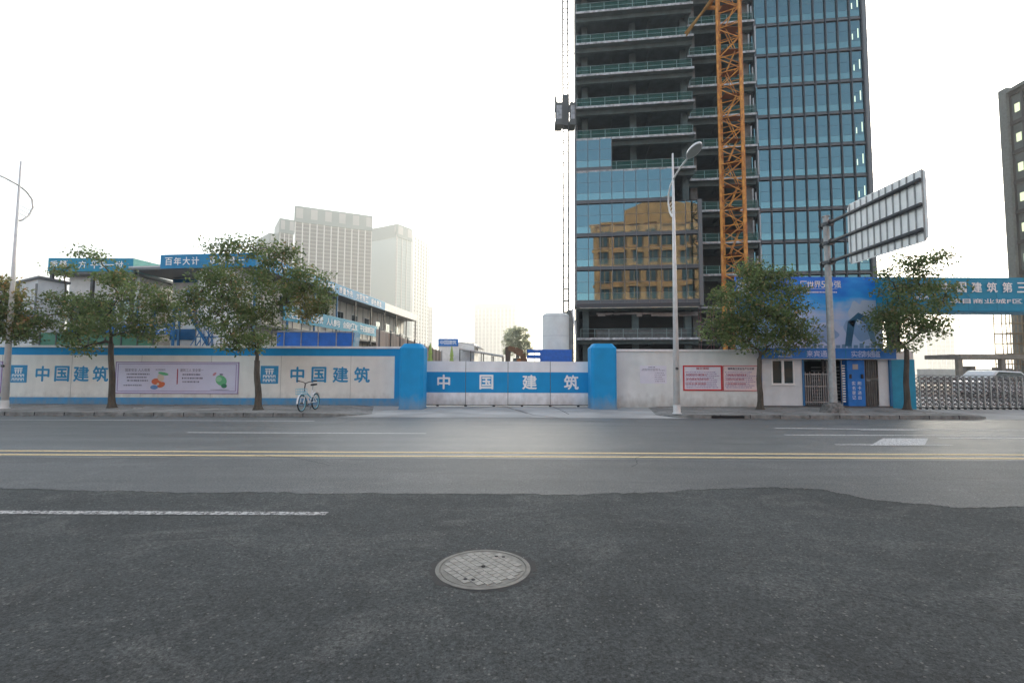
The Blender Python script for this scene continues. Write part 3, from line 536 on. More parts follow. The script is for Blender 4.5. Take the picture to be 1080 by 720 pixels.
# right boundary wall + notices
rx0, rx1 = wx(651), wx(801); rz = zz(371, 725)
t = thing('boundary_wall', ((rx0+rx1)/2, WY, 0), 'plain pale grey boundary wall with white cap right of the gate', 'wall')
mb = MB(); mb.box(rx0-0.3, rx1, WY, WY+0.2, 0, rz, WALLG); mb.build('wall_body', t)
mb = MB(); mb.box(rx0-0.3, rx1, WY-0.06, WY+0.26, rz, rz+0.10, WHITE); mb.build('cap', t, bevel=0.012)
mb = MB(); x0, x1, z0, z1 = wx(675), wx(703), zz(404.3, 690), zz(385.5, 690); mb.box(x0, x1, WY-0.006, WY-0.001, z0, z1, NBLUE)
nt_ = thing('paper_notice', ((x0+x1)/2, WY, z0), 'small unframed white paper notice on the grey wall nearest the gate', 'notice'); mb.build('sheet', nt_)
mb = MB(); dashes(mb, x0+0.35, x1-0.4, z1-0.1, z1-0.03, WY-0.008, 1, INK, 1); dashes(mb, x0+0.06, x1-0.06, z1-0.22, z1-0.12, WY-0.008, 2, INK, 2); dashes(mb, x0+0.6, x1-0.08, z0+0.05, z1-0.26, WY-0.008, 5, mat('ink_pale', (0.35, 0.33, 0.42), 0.6), 9); mb.build('print', nt_)
def notice(px0, px1, label, title, tm, sheet, fw, seed, bars):
    x0, x1, z0, z1 = wx(px0), wx(px1), zz(412, 760), zz(385.3, 760); t = thing('notice_board', ((x0+x1)/2, WY, z0), label, 'notice board', 'notice boards on the grey wall')
    mb = MB(); mb.box(x0, x1, WY-0.03, WY-0.001, z0, z1, sheet); mb.build('board', t)
    mb = MB()
    for a, b, c, d in ((x0, x1, z1-fw, z1), (x0, x1, z0, z0+fw), (x0, x0+fw, z0+fw, z1-fw), (x1-fw, x1, z0+fw, z1-fw)): mb.box(a, b, WY-0.045, WY-0.031, c, d, RED)
    mb.build('frame', t)
    mb = MB(); write(mb, title, ((x0+x1)/2, WY-0.031, z1-0.13), (1, 0, 0), (0, 0, 1), 0.10, tm, 0.02, width=(x1-x0)*bars); 
    dashes(mb, x0+0.09, x1-0.09, z0+0.10, z1-0.24, WY-0.036, 9, mat('ink_mixed', (0.40, 0.24, 0.44), 0.6, col2=(0.22, 0.22, 0.42), scale=6), seed); dashes(mb, x0+0.12, x1-0.5, z0+0.2, z1-0.3, WY-0.037, 3, mat('ink_red_pale', (0.5, 0.2, 0.25), 0.6), seed+1); mb.build('print', t)
notice(720, 761.5, 'red framed notice board with blue and red print right of the lamp post', '施工须知', RINK, NBLUE, 0.06, 11, 0.32)
notice(762, 800.5, 'thinly framed pinkish notice board with a black heading beside the tree', '建筑施工安全生产公示牌', INK, NPINK, 0.025, 21, 0.72)

# ------------------------------------------------------------------ gatehouse with turnstiles
hx0, hx1 = wx(801.5), wx(940); hz1 = zz(379, 870); hz2 = zz(367.5, 870); HD = 2.6
t = thing('gatehouse', ((hx0+hx1)/2, WY, 0), 'blue and white gatehouse with guard room, barred gate and turnstile under the billboard', 'gatehouse')
mb = MB(); mb.box(hx0, hx1+0.05, WY-0.25, WY-0.02, hz1, hz2, BLUE2); fa = mb.build('fascia', t)
mb = MB(); mb.box(hx0, hx1+0.05, WY-0.26, WY-0.251, hz1, hz1+0.03, STEEL)
for px in (847, 888.5): mb.box(wx(px)-0.01, wx(px)+0.01, WY-0.256, WY-0.2505, hz1+0.03, hz2, TEAL)
mb.build('trim', fa)
mb = MB(); zc = (hz1+hz2)/2; fy = WY-0.253; LETB = mat('letter_pale_blue', (0.45, 0.55, 0.8), 0.5)
spaced(mb, '门卫室', (wx(820, fy), fy, zc), (wx(833, fy), fy, zc), 0.26, LETB, bold=0.02); spaced(mb, '来宾通道', (wx(855, fy), fy, zc), (wx(877, fy), fy, zc), 0.26, LETB, bold=0.02); spaced(mb, '实名制通道', (wx(902, fy), fy, zc), (wx(926, fy), fy, zc), 0.26, LETB, bold=0.02); mb.build('lettering', fa)
mb = MB(); mb.box(hx0, hx1, WY-0.02, WY+HD, hz1+0.02, hz1+0.16, PALE); mb.build('roof', t)
mb = MB(); mb.box(hx0, hx1, WY-0.02, WY+HD, 0.05, 0.17, DSTEEL); mb.build('floor_frame', t)
gx = wx(846.5); mb = MB()
wa, wb, wc, wd = wx(815), wx(836.5), zz(404, 825), zz(380.5, 825)
mb.box(hx0+0.09, wa, WY, WY+0.08, 0.17, hz1, PALE); mb.box(wb, gx, WY, WY+0.08, 0.17, hz1, PALE); mb.box(wa, wb, WY, WY+0.08, 0.17, wc, PALE); mb.box(wa, wb, WY, WY+0.08, wd, hz1, PALE)
mb.box(hx0, hx0+0.08, WY+0.08, WY+HD, 0.17, hz1, PALE); mb.box(gx-0.08, gx, WY+0.08, WY+HD, 0.17, hz1, PALE); mb.box(hx0+0.08, gx-0.08, WY+HD-0.08, WY+HD, 0.17, hz1, PALE); mb.build('booth_wall', t)
mb = MB(); q = 0.05
mb.box(wa-q, wb+q, WY-0.02, WY, wc-q, wc, WHITE); mb.box(wa-q, wb+q, WY-0.02, WY, wd, wd+q, WHITE); mb.box(wa-q, wa, WY-0.02, WY, wc, wd, WHITE); mb.box(wb, wb+q, WY-0.02, WY, wc, wd, WHITE); mb.box((wa+wb)/2-0.05, (wa+wb)/2+0.05, WY-0.02, WY+0.05, wc, wd, WHITE); mb.box(wa-q-0.03, wb+q+0.03, WY-0.06, WY-0.02, wc-q-0.03, wc-q, WHITE)
wn = mb.build('window', t)
PANE = glass_mat('booth_glass', (0.05, 0.07, 0.08), (0.045, 0.065, 0.07), 0.2)
mb = MB(); mb.box(wa, (wa+wb)/2-0.05, WY+0.02, WY+0.03, wc, wd, PANE); mb.box((wa+wb)/2+0.05, wb, WY+0.02, WY+0.03, wc, wd, PANE); mb.build('pane', wn)
mb = MB()
for x in (hx0+0.04, gx+0.02, hx1-0.03): mb.box(x-0.04, x+0.04, WY-0.03, WY+0.06, 0.17, hz1, STAIRB)
each(mb, 'post', t)
# barred gate
ga, gb = wx(849), wx(877); ztop = zz(392, 860); mb = MB()
for k in range(13):
    x = ga+(gb-ga)*k/12; mb.box(x-0.014, x+0.014, WY+0.10, WY+0.13, 0.2, ztop-(0.0 if k % 2 else 0.06), STEEL)
for z in (0.3, 0.95, ztop-0.12): mb.box(ga, gb, WY+0.095, WY+0.135, z, z+0.04, STEEL)
mb.build('barred_gate', t)
# full height turnstile
tx0, tx1 = wx(880), wx(893); txc = wx(888); mb = MB(); mb.tube((txc-0.1, WY+0.75, 0.17), (txc-0.1, WY+0.75, hz1-0.05), 0.05, STEEL)
for k in range(11):
    z = 0.35+k*(hz1-0.6)/10.5
    for ang in (0, 120, 240):
        c_, s_ = math.cos(R(ang-80)), math.sin(R(ang-80)); mb.tube((txc-0.1, WY+0.75, z), (txc-0.1+0.6*c_, WY+0.75+0.6*s_, z), 0.018, STEEL, n=6)
ts = mb.build('turnstile', t)
mb = MB()
for k in range(15):
    z = 0.35+k*(hz1-0.55)/14.5; mb.tube((wx(892)-0.12, WY+0.05, z), (wx(892), WY+0.05, z), 0.028, LETW, n=8)
mb.tube((wx(892)-0.13, WY+0.05, 0.2), (wx(892)-0.13, WY+0.05, hz1), 0.02, STEEL); mb.build('comb_bar', ts)
# blue kiosk panel
ka, kb_ = wx(893.5), wx(911.5); mb = MB(); mb.box(ka, kb_, WY-0.03, WY+0.4, 0.17, hz1-0.02, BLUE2); kp = mb.build('kiosk', t)
mb = MB(); ky = WY-0.032; mb.box(wx(899), wx(904.5), ky-0.02, ky, zz(389.5, 900), zz(384, 900), STEEL)
mb.box(wx(895.2), wx(897.2), ky-0.04, ky, zz(399, 900), zz(394.5, 900), BLACK); mb.box(wx(907.5), wx(909.5), ky-0.04, ky, zz(399, 900), zz(394.5, 900), BLACK); mb.build('card_reader', kp)
mb = MB()
for k in range(4):
    for cx, s in ((899.5, '实名登记'), (905.5, '刷卡进出')): write(mb, s[k], (wx(cx), ky, zz(404+k*5, cx)), (1, 0, 0), (0, 0, 1), 0.15, LETW, 0.01)
mb.build('lettering', kp)
# iron door and end panel
ia, ib = wx(913), wx(927); mb = MB(); DKB = mat('door_brown', (0.13, 0.12, 0.11), 0.6, var=0.3)
for k in range(7): x = ia+(ib-ia)*k/6; mb.box(x-0.02, x+0.02, WY+0.05, WY+0.08, 0.2, hz1-0.02, DKB)
mb.box(ia, ib, WY+0.12, WY+0.14, 0.17, hz1, DKB); mb.box(ia, ib, WY+0.04, WY+0.09, 1.25, 1.32, DKB); dr = mb.build('iron_door', t)
mb = MB(); mb.box(ia+0.05, ia+0.2, WY-0.0, WY+0.045, 1.2, 1.24, STEEL); mb.build('handle', dr)
mb = MB(); mb.box(ib, hx1-0.07, WY+0.05, WY+0.10, 0.17, hz1, PALE); mb.box(gx+0.06, hx1, WY+HD-0.08, WY+HD, 0.17, hz1, mat('rear_mesh_panel', (0.06, 0.07, 0.08), 0.7)); mb.box(hx1-0.08, hx1, WY+0.10, WY+HD-0.08, 0.17, hz1, PALE); mb.build('end_panel', t)

# ------------------------------------------------------------------ billboard over the gatehouse
BY = WY+0.5; bx0, bx1 = P(776, 330, BY).x, P(930, 330, BY).x; bz0, bz1 = P(850, 368, BY).z, P(850, 292, BY).z
t = thing('billboard', ((bx0+bx1)/2, BY, 0), 'big sky blue billboard showing clouds and a looped tower above the gatehouse', 'billboard')
m = bpy.data.materials.new('printed_sky'); m.use_nodes = True; n = m.node_tree; b = n.nodes['Principled BSDF']; b.inputs['Roughness'].default_value = 0.45
tc = n.nodes.new('ShaderNodeTexCoord'); sp = n.nodes.new('ShaderNodeSeparateXYZ'); n.links.new(tc.outputs['Generated'], sp.inputs[0])
nz = n.nodes.new('ShaderNodeTexNoise'); nz.inputs['Scale'].default_value = 2.6; nz.inputs['Detail'].default_value = 6; mp = n.nodes.new('ShaderNodeMapping'); mp.inputs['Scale'].default_value = (2, 1, 2.2); n.links.new(tc.outputs['Generated'], mp.inputs[0]); n.links.new(mp.outputs[0], nz.inputs[0])
# printed clouds: more of them low and to the right of the sheet
ma = n.nodes.new('ShaderNodeMath'); ma.operation = 'MULTIPLY_ADD'; n.links.new(sp.outputs['Z'], ma.inputs[0]); ma.inputs[1].default_value = -0.85; ma.inputs[2].default_value = 0.31
mc = n.nodes.new('ShaderNodeMath'); mc.operation = 'MULTIPLY_ADD'; n.links.new(sp.outputs['X'], mc.inputs[0]); mc.inputs[1].default_value = 0.22; n.links.new(ma.outputs[0], mc.inputs[2])
md = n.nodes.new('ShaderNodeMath'); md.operation = 'ADD'; n.links.new(mc.outputs[0], md.inputs[0]); n.links.new(nz.outputs[0], md.inputs[1])
cr = n.nodes.new('ShaderNodeValToRGB'); n.links.new(md.outputs[0], cr.inputs[0]); e = cr.color_ramp.elements
e[0].position = 0.10; e[0].color = (0.0, 0.15, 0.72, 1); e[1].position = 0.72; e[1].color = (0.52, 0.60, 0.80, 1); q = e.new(0.38); q.color = (0.02, 0.38, 0.90, 1); q = e.new(0.52); q.color = (0.26, 0.50, 0.84, 1)
n.links.new(cr.outputs[0], b.inputs['Base Color'])
mb = MB(); mb.box(bx0, bx1, BY, BY+0.06, bz0, bz1, m); sh = mb.build('printed_sheet', t)
mb = MB(); pb = lambda px, py, l=0.006: (P(px, py, BY).x, BY-l, P(px, py, BY).z)
CL = mat('printed_cloud', (0.55, 0.62, 0.76), 0.5, var=0.12, scale=1.5); CLD = mat('printed_cloud_dim', (0.28, 0.42, 0.66), 0.5, var=0.1, scale=1.5)
def puff(px, py, rx, ry, mm, l): mb.add([pb(px+rx*math.cos(a)*(1+0.10*math.sin(5*a+px)), py+ry*math.sin(a)*(1+0.12*math.sin(4*a+py)), l) for a in [2*math.pi*k/28 for k in range(28)]], [tuple(range(27, -1, -1))], mm)
puff(903, 330, 8, 12, CL, .004); puff(917, 325, 12, 9, CL, .005); puff(925, 340, 4.5, 17, CL, .0045); puff(897, 345, 7, 9, CLD, .0055); puff(912, 345, 12, 15, CLD, .0035); puff(786, 303, 9, 8, CL, .004); puff(785, 345, 8, 12, CLD, .004); puff(868, 352, 16, 9, CLD, .004)
each(mb, 'cloud_print', t)
TW = mat('printed_tower', (0.03, 0.13, 0.24), 0.5, var=0.25, scale=2); mb = MB()
def poly(pp, mm, l=0.008): mb.add([pb(x, y, l) for x, y in pp], [tuple(range(len(pp)-1, -1, -1))], mm)
poly([(891, 365), (894, 339), (902, 337), (898, 365)], TW); poly([(894, 339), (905, 329.5), (916, 335), (915, 341), (904, 336.5), (900, 345)], TW); poly([(911, 335), (916, 336), (921, 348), (925, 364), (921, 365), (915, 350)], mat('printed_tower_light', (0.12, 0.25, 0.36), 0.5), .009)
for i in range(16):
    x = 832+i*6.2; hh = random.choice((1.5, 2.2, 3, 4)); poly([(x, 367), (x, 366-hh), (x+4.5, 366-hh), (x+4.5, 367)], mat('printed_skyline', (0.16, 0.28, 0.42), 0.5), .007)
poly([(858, 350), (860, 349), (874, 362), (872, 363)], mat('printed_skyline', (0.16, 0.28, 0.42), 0.5), .0085)
mb.build('printed_building', t)
mb = MB(); [write(mb, c_, pb(x_, 300), (1, 0, 0), (0, 0, 1), 0.29, LETW, 0.014) for c_, x_ in (('厂', 847), ('世', 854.5), ('界', 862), ('5', 868), ('0', 872), ('0', 876), ('强', 883))]
x0, y_, z0 = pb(842, 308); x1 = pb(884, 308)[0]; dashes(mb, x0, x1, z0-0.07, z0+0.07, BY-0.007, 1, LETW, 31); mb.box(pb(842, 304.6)[0], pb(883, 304.6)[0], BY-0.006, BY-0.001, pb(850, 304.9)[2], pb(850, 304.4)[2], LETB); mb.build('lettering', t)
mb = MB()
for k in range(6):
    x = bx0+0.2+(bx1-bx0-0.4)*k/5; mb.box(x-0.04, x+0.04, BY+0.062, BY+0.14, 0, bz1-0.05, DSTEEL)
    if k%2==0: mb.tube((x, BY+0.14, bz1-1), (x, BY+2.3, hz1+0.16), 0.03, DSTEEL)
for z in (bz0+0.2, (bz0+bz1)/2, bz1-0.2): mb.box(bx0, bx1, BY+0.142, BY+0.18, z-0.03, z+0.03, DSTEEL)
mb.build('frame', t)

# teal pylon and overhead sign
pxa, pxb = wx(941), wx(965.5)
t = thing('sign_pylon', ((pxa+pxb)/2, WY, 0), 'teal clad pylon with white top at the left side of the site entrance', 'pylon')
mb = MB(); mb.box(pxa, pxb, WY+0.0, WY+0.9, 0.04, zz(379, 950), TEAL); mb.build('cladding', t, bevel=0.01)
mb = MB(); mb.box(pxa+0.02, pxb-0.03, WY+0.02, WY+0.88, zz(379, 950), zz(370, 950), WHITE); mb.box(pxa+0.3, pxb-0.3, WY+0.3, WY+0.6, zz(370, 950), zz(328, 950), DSTEEL); mb.build('top_block', t)
OY = WY+0.1; ox0, ox1 = P(931, 310, OY).x, P(1235, 310, OY).x; oz0, oz1 = P(1000, 329, OY).z, P(1000, 292.5, OY).z
t = thing('overhead_sign', ((ox0+ox1)/2, OY, 0), 'long teal overhead sign with raised white characters spanning the site entrance', 'sign')
mb = MB(); mb.box(ox0, ox1, OY, OY+0.9, oz0, oz1, TEAL); mb.build('panel', t)
mb = MB(); 
for x in [ox0+1.2*k for k in range(int((ox1-ox0)/1.2)+1)]: mb.box(x-0.006, x+0.006, OY-0.004, OY, oz0+0.02, oz1-0.02, mat('teal_joint', (0, 0.15, 0.27), 0.6))
mb.box(ox0, ox1, OY-0.02, OY, oz0, oz0+0.06, mat('teal_joint', (0, 0.15, 0.27), 0.6)); mb.build('panel_joint', t)
mb = MB()
for i, ch in enumerate('中国建筑第三工程局有限公司'): write(mb, ch, (P(997+i*16.1, 302.5, OY).x, OY-0.02, P(997, 303, OY).z), (1, 0, 0), (0, 0, 1), 0.42, LETW, 0.022, lift=0.02)
write(mb, '项目商业城F区11-C地块工程', (P(1075, 317, OY).x, OY-0.02, P(1000, 317.5, OY).z), (1, 0, 0), (0, 0, 1), 0.20, LETW, 0.015, lift=0.02, width=P(1148, 317, OY).x-P(1000, 317, OY).x); mb.build('lettering', t)
logo(P(971, 306, OY).x, P(971, 307, OY).z, 0.85, OY-0.01, t)
mb = MB(); xq = P(1222, 400, OY).x; mb.box(xq-0.6, xq+0.6, OY+0.05, OY+0.85, 0, oz0, TEAL); each(mb, 'post', t)

# ------------------------------------------------------------------ accordion gate
AY = WY+0.35; ax0 = P(966, 400, AY).x; nun = 26; su = (P(1080, 400, AY).x-P(966, 400, AY).x)/17.0; az1 = P(1020, 395.5, AY).z
t = thing('accordion_gate', (ax0, AY, 0), 'stainless steel accordion gate closing the site entrance under the teal sign', 'gate')
SH = mat('stainless', (0.42, 0.42, 0.42), 0.3, 0.8, var=0.3, scale=5)
for k in range(nun):
    x = ax0+k*su; mb = MB(); h = az1-0.02
    for yy in (AY-0.16, AY+0.16):
        mb.box(x-0.026, x+0.026, yy-0.035, yy-0.003, 0.12, h-0.05, SH)
    mb.path([(x, AY-0.16, h-0.05), (x, AY-0.10, h), (x, AY+0.10, h), (x, AY+0.16, h-0.05)], 0.018, SH, 6)
    mb.box(x-0.03, x+0.03, AY-0.19, AY+0.19, 0.07, 0.12, DSTEEL)
    p = mb.build('gate_frame', t)
    mb = MB(); nz_ = 7; hh = (h-0.2)/nz_; SB2 = mat('scissor_steel', (0.16, 0.16, 0.165), 0.35, 0.6, var=0.4, scale=7)
    if k < nun-1:
        for yy in (AY-0.18, AY+0.18):
            mb = MB()
            for j in range(nz_):
                z0 = 0.15+j*hh; mb.tube((x, yy, z0), (x+su, yy, z0+hh), 0.017, SB2, n=5); mb.tube((x, yy+0.02, z0+hh), (x+su, yy+0.02, z0), 0.017, SB2, n=5)
            mb.build('scissor_lattice', p)
    mb = MB(); mb.tube((x-0.02, AY-0.15, 0.06), (x+0.02, AY-0.15, 0.06), 0.05, RUB, n=10); mb.tube((x-0.02, AY+0.15, 0.06), (x+0.02, AY+0.15, 0.06), 0.05, RUB, n=10); mb.build('wheel', p)

# ------------------------------------------------------------------ street lamps
def lamp(px, py, label, htop):
    b = G(px, py, PZ); t = thing('street_lamp', b, label, 'street lamp', 'street lamps along the pavement'); x, y = b.x, b.y; zt = htop
    mb = MB(); mb.tube((x, y, PZ), (x, y, zt), 0.115, POLE, 0.028, 16); pole = mb.build('pole', t, smooth=True)
    mb = MB(); mb.lathe((x, y, PZ), [(0.16, 0), (0.16, 0.02), (0.125, 0.03), (0.12, 0.3)], POLE, 16); mb.tube((x-0.02, y-0.11, PZ+1.55), (x-0.02, y-0.16, PZ+1.55), 0.05, DSTEEL, n=8); each(mb, 'base_plate', t)
    arc = [(0.0, zt-2.3), (0.2, zt-2.2), (0.42, zt-1.95), (0.55, zt-1.6), (0.50, zt-1.3), (0.28, zt-1.08), (0.0, zt-0.95), (-0.5, zt-0.86), (-1.0, zt-0.82), (-1.5, zt-0.82)]
    mb = MB(); mb.path([(x, y+a, z) for a, z in arc], 0.035, POLE, 8, 0.028)
    for z, a in ((zt-2.05, 0.34), (zt-1.9, 0.44), (zt-1.75, 0.50)): mb.tube((x, y, z+0.08), (x, y+a, z), 0.014, POLE, n=6)
    mb.build('arm', t, smooth=True)
    mb = MB(); vs = []; n_ = 20; cy = y-1.95; cz = zt-0.84
    for zf, s in ((0.0, 1.0), (0.07, 0.93), (0.12, 0.6)):
        for i in range(n_):
            a = 2*math.pi*i/n_; vs.append((x+0.19*s*math.cos(a), cy+0.48*s*math.sin(a), cz+zf-0.03*math.sin(a)))
    mb.add(vs, [(k*n_+i, k*n_+(i+1) % n_, (k+1)*n_+(i+1) % n_, (k+1)*n_+i) for k in range(2) for i in range(n_)]+[tuple(range(2*n_, 3*n_))], POLE); mb.add(vs[:n_], [tuple(range(n_-1, -1, -1))], POLE); hd = mb.build('lamp_head', t, smooth=False)
    mb = MB(); vs = [(x+0.16*math.cos(2*math.pi*i/n_), cy+0.42*math.sin(2*math.pi*i/n_), cz-0.012-0.03*math.sin(2*math.pi*i/n_)) for i in range(n_)]; mb.add(vs, [tuple(range(n_-1, -1, -1))], mat('lamp_lens', (0.38, 0.42, 0.40), 0.3)); mb.build('lens', hd)
lamp(714, 436, 'white street lamp standing in front of the red framed notice board', P(712, 162, G(714, 436, PZ).y).z)
lamp(4.5, 430.5, 'white street lamp at the far left of the pavement beside the wall logo', P(22, 170, G(4.5, 430.5, PZ).y).z)

# ------------------------------------------------------------------ road sign seen from behind
b = G(879.5, 434.5, PZ); sx, sy = b.x, b.y
t = thing('road_sign', b, 'large white road sign seen from behind on a grey post with three arms', 'road sign')
ztop = P(876, 229, sy).z
mb = MB(); mb.tube((sx, sy, PZ+0.2), (sx-0.04, sy, ztop), 0.125, POLEG, 0.10, 18); mb.tube((sx-0.04, sy, ztop), (sx-0.04, sy, ztop+0.03), 0.14, POLEG, n=18); mb.build('pole', t, smooth=False)
mb = MB(); n_ = 14; vs = []
for r_, z in ((0.50, 0.0), (0.40, 0.12), (0.30, 0.25), (0.20, 0.36)):
    for i in range(n_):
        a = 2*math.pi*i/n_; rr = r_*(1+0.12*math.sin(3*a+r_*20)); vs.append((sx+rr*math.cos(a), sy+rr*math.sin(a), PZ+z))
mb.add(vs, [(k*n_+i, k*n_+(i+1) % n_, (k+1)*n_+(i+1) % n_, (k+1)*n_+i) for k in range(3) for i in range(n_)]+[tuple(range(3*n_, 4*n_))], FOOT); mb.build('footing', t)
ya, yb = 16.15, 13.05; ys = sy-0.0
zs = [P(876, py, sy).z for py in (234.5, 255, 276.5)]
sxp = sx+0.16; 
pz1, pz0 = zs[0]+0.32, zs[2]-0.22
pz = lambda px, py, Y: P(px, py, Y).z
zt_ = (pz(890.2, 217.7, ya)+pz(978.3, 174.6, yb))/2; zb_ = (pz(892.3, 281.2, ya)+pz(984.4, 251, yb))/2
xs_ = (P(890, 240, ya).x+P(980, 210, yb).x)/2
for k, z in enumerate((zt_-0.33, (zt_+zb_)/2, zb_+0.33)):
    mb = MB(); mb.tube((sx-0.04, sy+0.35, z), (xs_-0.06, yb+0.08, z), 0.062, DSTEEL, n=10); a_ = mb.build('arm', t, smooth=True)
    mb = MB(); mb.tube((sx-0.04, sy, z-0.06), (sx-0.04, sy, z+0.06), 0.15, DSTEEL, n=14); mb.tube((sx-0.03, sy-0.22, z), (sx-0.03, sy-0.27, z), 0.13, DSTEEL, n=12); mb.tube((sx-0.03, sy+0.22, z), (sx-0.03, sy+0.27, z), 0.13, DSTEEL, n=12); mb.build('clamp', a_)
mb = MB(); c_ = 0.12; X0 = xs_+0.03
poly_ = [(X0, ya-c_, zb_), (X0, ya, zb_+c_), (X0, ya, zt_-c_), (X0, ya-c_, zt_), (X0, yb+c_, zt_), (X0, yb, zt_-c_), (X0, yb, zb_+c_), (X0, yb+c_, zb_)]
mb.prism(poly_, (0.02, 0, 0), SIGNBK); pn = mb.build('sign_panel', t)
mb = MB(); mb.prism([(X0+0.024, p[1], p[2]) for p in poly_], (0.003, 0, 0), mat('sign_blue', (0.01, 0.08, 0.38), 0.4)); mb.build('sign_face', pn)
for k in range(12):
    y = ya-0.12-(ya-yb-0.2)*k/11; mb = MB(); mb.box(X0-0.04, X0-0.002, y-0.012, y+0.012, zb_+0.03, zt_-0.03, POLEG); mb.build('rib', pn)

# ------------------------------------------------------------------ trees
import numpy as np
def leaves(centers, per, spread, size, seed, rng=None):
    rs = np.random.RandomState(seed); C = np.repeat(np.array(centers), per, axis=0); N = len(C)
    pos = C + np.clip(rs.normal(0, 1, (N, 3)), -2, 2)*np.array(spread)
    d = rs.normal(0, 1, (N, 3)); d[:, 2] -= 0.3; d /= np.linalg.norm(d, axis=1)[:, None]
    e = np.cross(d, rs.normal(0, 1, (N, 3))); e /= np.linalg.norm(e, axis=1)[:, None]; L = (size*rs.uniform(0.6, 1.25, N))[:, None]
    v = np.empty((N, 4, 3)); v[:, 0] = pos; v[:, 1] = pos+d*L*0.5+e*L*0.27; v[:, 2] = pos+d*L; v[:, 3] = pos+d*L*0.5-e*L*0.27
    return v.reshape(-1, 3)
def leafmesh(name, v, m, parent):
    base = Vector((0, 0, 0)); q = parent
    while q is not None: base += Vector(q.location); q = q.parent
    me = bpy.data.meshes.new(name); N = len(v)//4; v = v-np.array(base)
    me.vertices.add(len(v)); me.vertices.foreach_set('co', v.astype(np.float32).ravel()); me.loops.add(len(v)); me.loops.foreach_set('vertex_index', np.arange(len(v), dtype=np.int32))
    me.polygons.add(N); me.polygons.foreach_set('loop_start', np.arange(0, len(v), 4, dtype=np.int32)); me.polygons.foreach_set('loop_total', np.full(N, 4, dtype=np.int32)); me.materials.append(m); me.update(calc_edges=True); me.validate()
    o = bpy.data.objects.new(name, me); COL.objects.link(o); o.parent = parent; return o
def tree(px, py, label, blobs, fork, seed, r0=0.15, dens=1.0, m=LEAF, warm=(), Yb=None, leaf=0.125, group='street trees along the pavement', lean=0.0):
    """blobs: (px, py, rx_px, ry_px, dy) crown masses given where the photo shows them, at the tree's own distance"""
    rd = random.Random(seed); b = G(px, py, PZ) if Yb is None else P(px, py, Yb); Y = b.y; s = Y/F
    t = thing('street_tree' if Yb is None else 'distant_tree', b, label, 'tree', group)
    fk = P(fork[0], fork[1], Y); mb = MB(); mid = (b+fk)/2+Vector((lean, 0, 0))
    hgt = fk.z-b.z; tp = [b+(fk-b)*f_+Vector((lean+0.03*math.sin(seed+f_*7), 0, 0))*math.sin(math.pi*f_) for f_ in (0, 0.03, 0.08, 0.16, 0.3, 0.45, 0.6, 0.75, 0.9, 1)]
    rr_ = [1.75, 1.4, 1.15, 1.03, 0.97, 0.92, 0.88, 0.84, 0.8, 0.78]; n_ = 14; vs = []
    for p, q in zip(tp, rr_): vs += [p+Vector((math.cos(2*math.pi*j/n_), math.sin(2*math.pi*j/n_), 0))*r0*q*(1+0.07*math.sin(3*2*math.pi*j/n_+seed)) for j in range(n_)]
    mb.add(vs, [(i*n_+j, i*n_+(j+1) % n_, (i+1)*n_+(j+1) % n_, (i+1)*n_+j) for i in range(len(tp)-1) for j in range(n_)], BARK)
    tips = []; wt = []
    # a leader through the crown; every other mass hangs on the nearest limb already grown
    cs_ = [P(cx, cy, Y)+Vector((0, dy, 0)) for cx, cy, rx, ry, dy in blobs]
    net = [(fk, r0*0.78)]; order = sorted(range(len(blobs)), key=lambda i: (cs_[i]-fk).length)
    for i in order:
        c = cs_[i]; src, rr = min(net, key=lambda q: (q[0]-c).length + 0.9*max(0, q[0].z-c.z) + 0.15*(q[0]-fk).length)
        r_s = max(0.028, min(rr*0.85, r0*0.6)); D_ = (c-src).length; pr = src; pts_ = [src]
        for k in range(1, 6):
            f_ = k/5; q = src.lerp(c, f_)+Vector((rd.uniform(-1, 1), rd.uniform(-1, 1), rd.uniform(-0.6, 0.8)))*0.07*D_*(1 if k < 5 else 0)+Vector((0, 0, 0.10*D_*math.sin(math.pi*f_)))
            pts_.append(q); net.append((q, r_s*(1-0.6*f_)))
        mb.path(pts_, r_s, BARK, 7, r_s*0.4)
    for bi, (cx, cy, rx, ry, dy) in enumerate(blobs):
        c = cs_[bi]; X, Z = rx*s, ry*s; D = (X+Z)/2*1.05
        nt_ = max(7, int(58*dens*(X*Z*D)**0.62))
        for k in range(nt_):
            while True:
                v = Vector((rd.uniform(-1, 1), rd.uniform(-1, 1), rd.uniform(-1, 1)))
                if 0.15 < v.length < 1: break
            v *= (0.55+0.45*v.length)/max(v.length, 1e-3)*v.length**0.6
            p = c+Vector((v.x*X, v.y*D, v.z*Z)); (wt if bi in warm else tips).append(tuple(p))
            if k % 3 == 0:
                q = min(net, key=lambda n_: (n_[0]-p).length)[0]; mb.path([q, q.lerp(p, 0.5)+Vector((rd.uniform(-.08, .08), rd.uniform(-.08, .08), rd.uniform(-0.05, 0.12))), p], 0.016, BARK, 4, 0.008)
    mb.build('trunk', t, smooth=True)
    sp = 0.185*max(0.8, min(1.3, s*28)); per = int(44)
    cr = leafmesh('crown', leaves(tips, per, (sp, sp, sp*0.62), leaf, seed), m, t)
    if wt: leafmesh('warm_foliage', leaves(wt, per, (sp, sp, sp*0.6), leaf, seed+1), LEAFY, t)
    return t
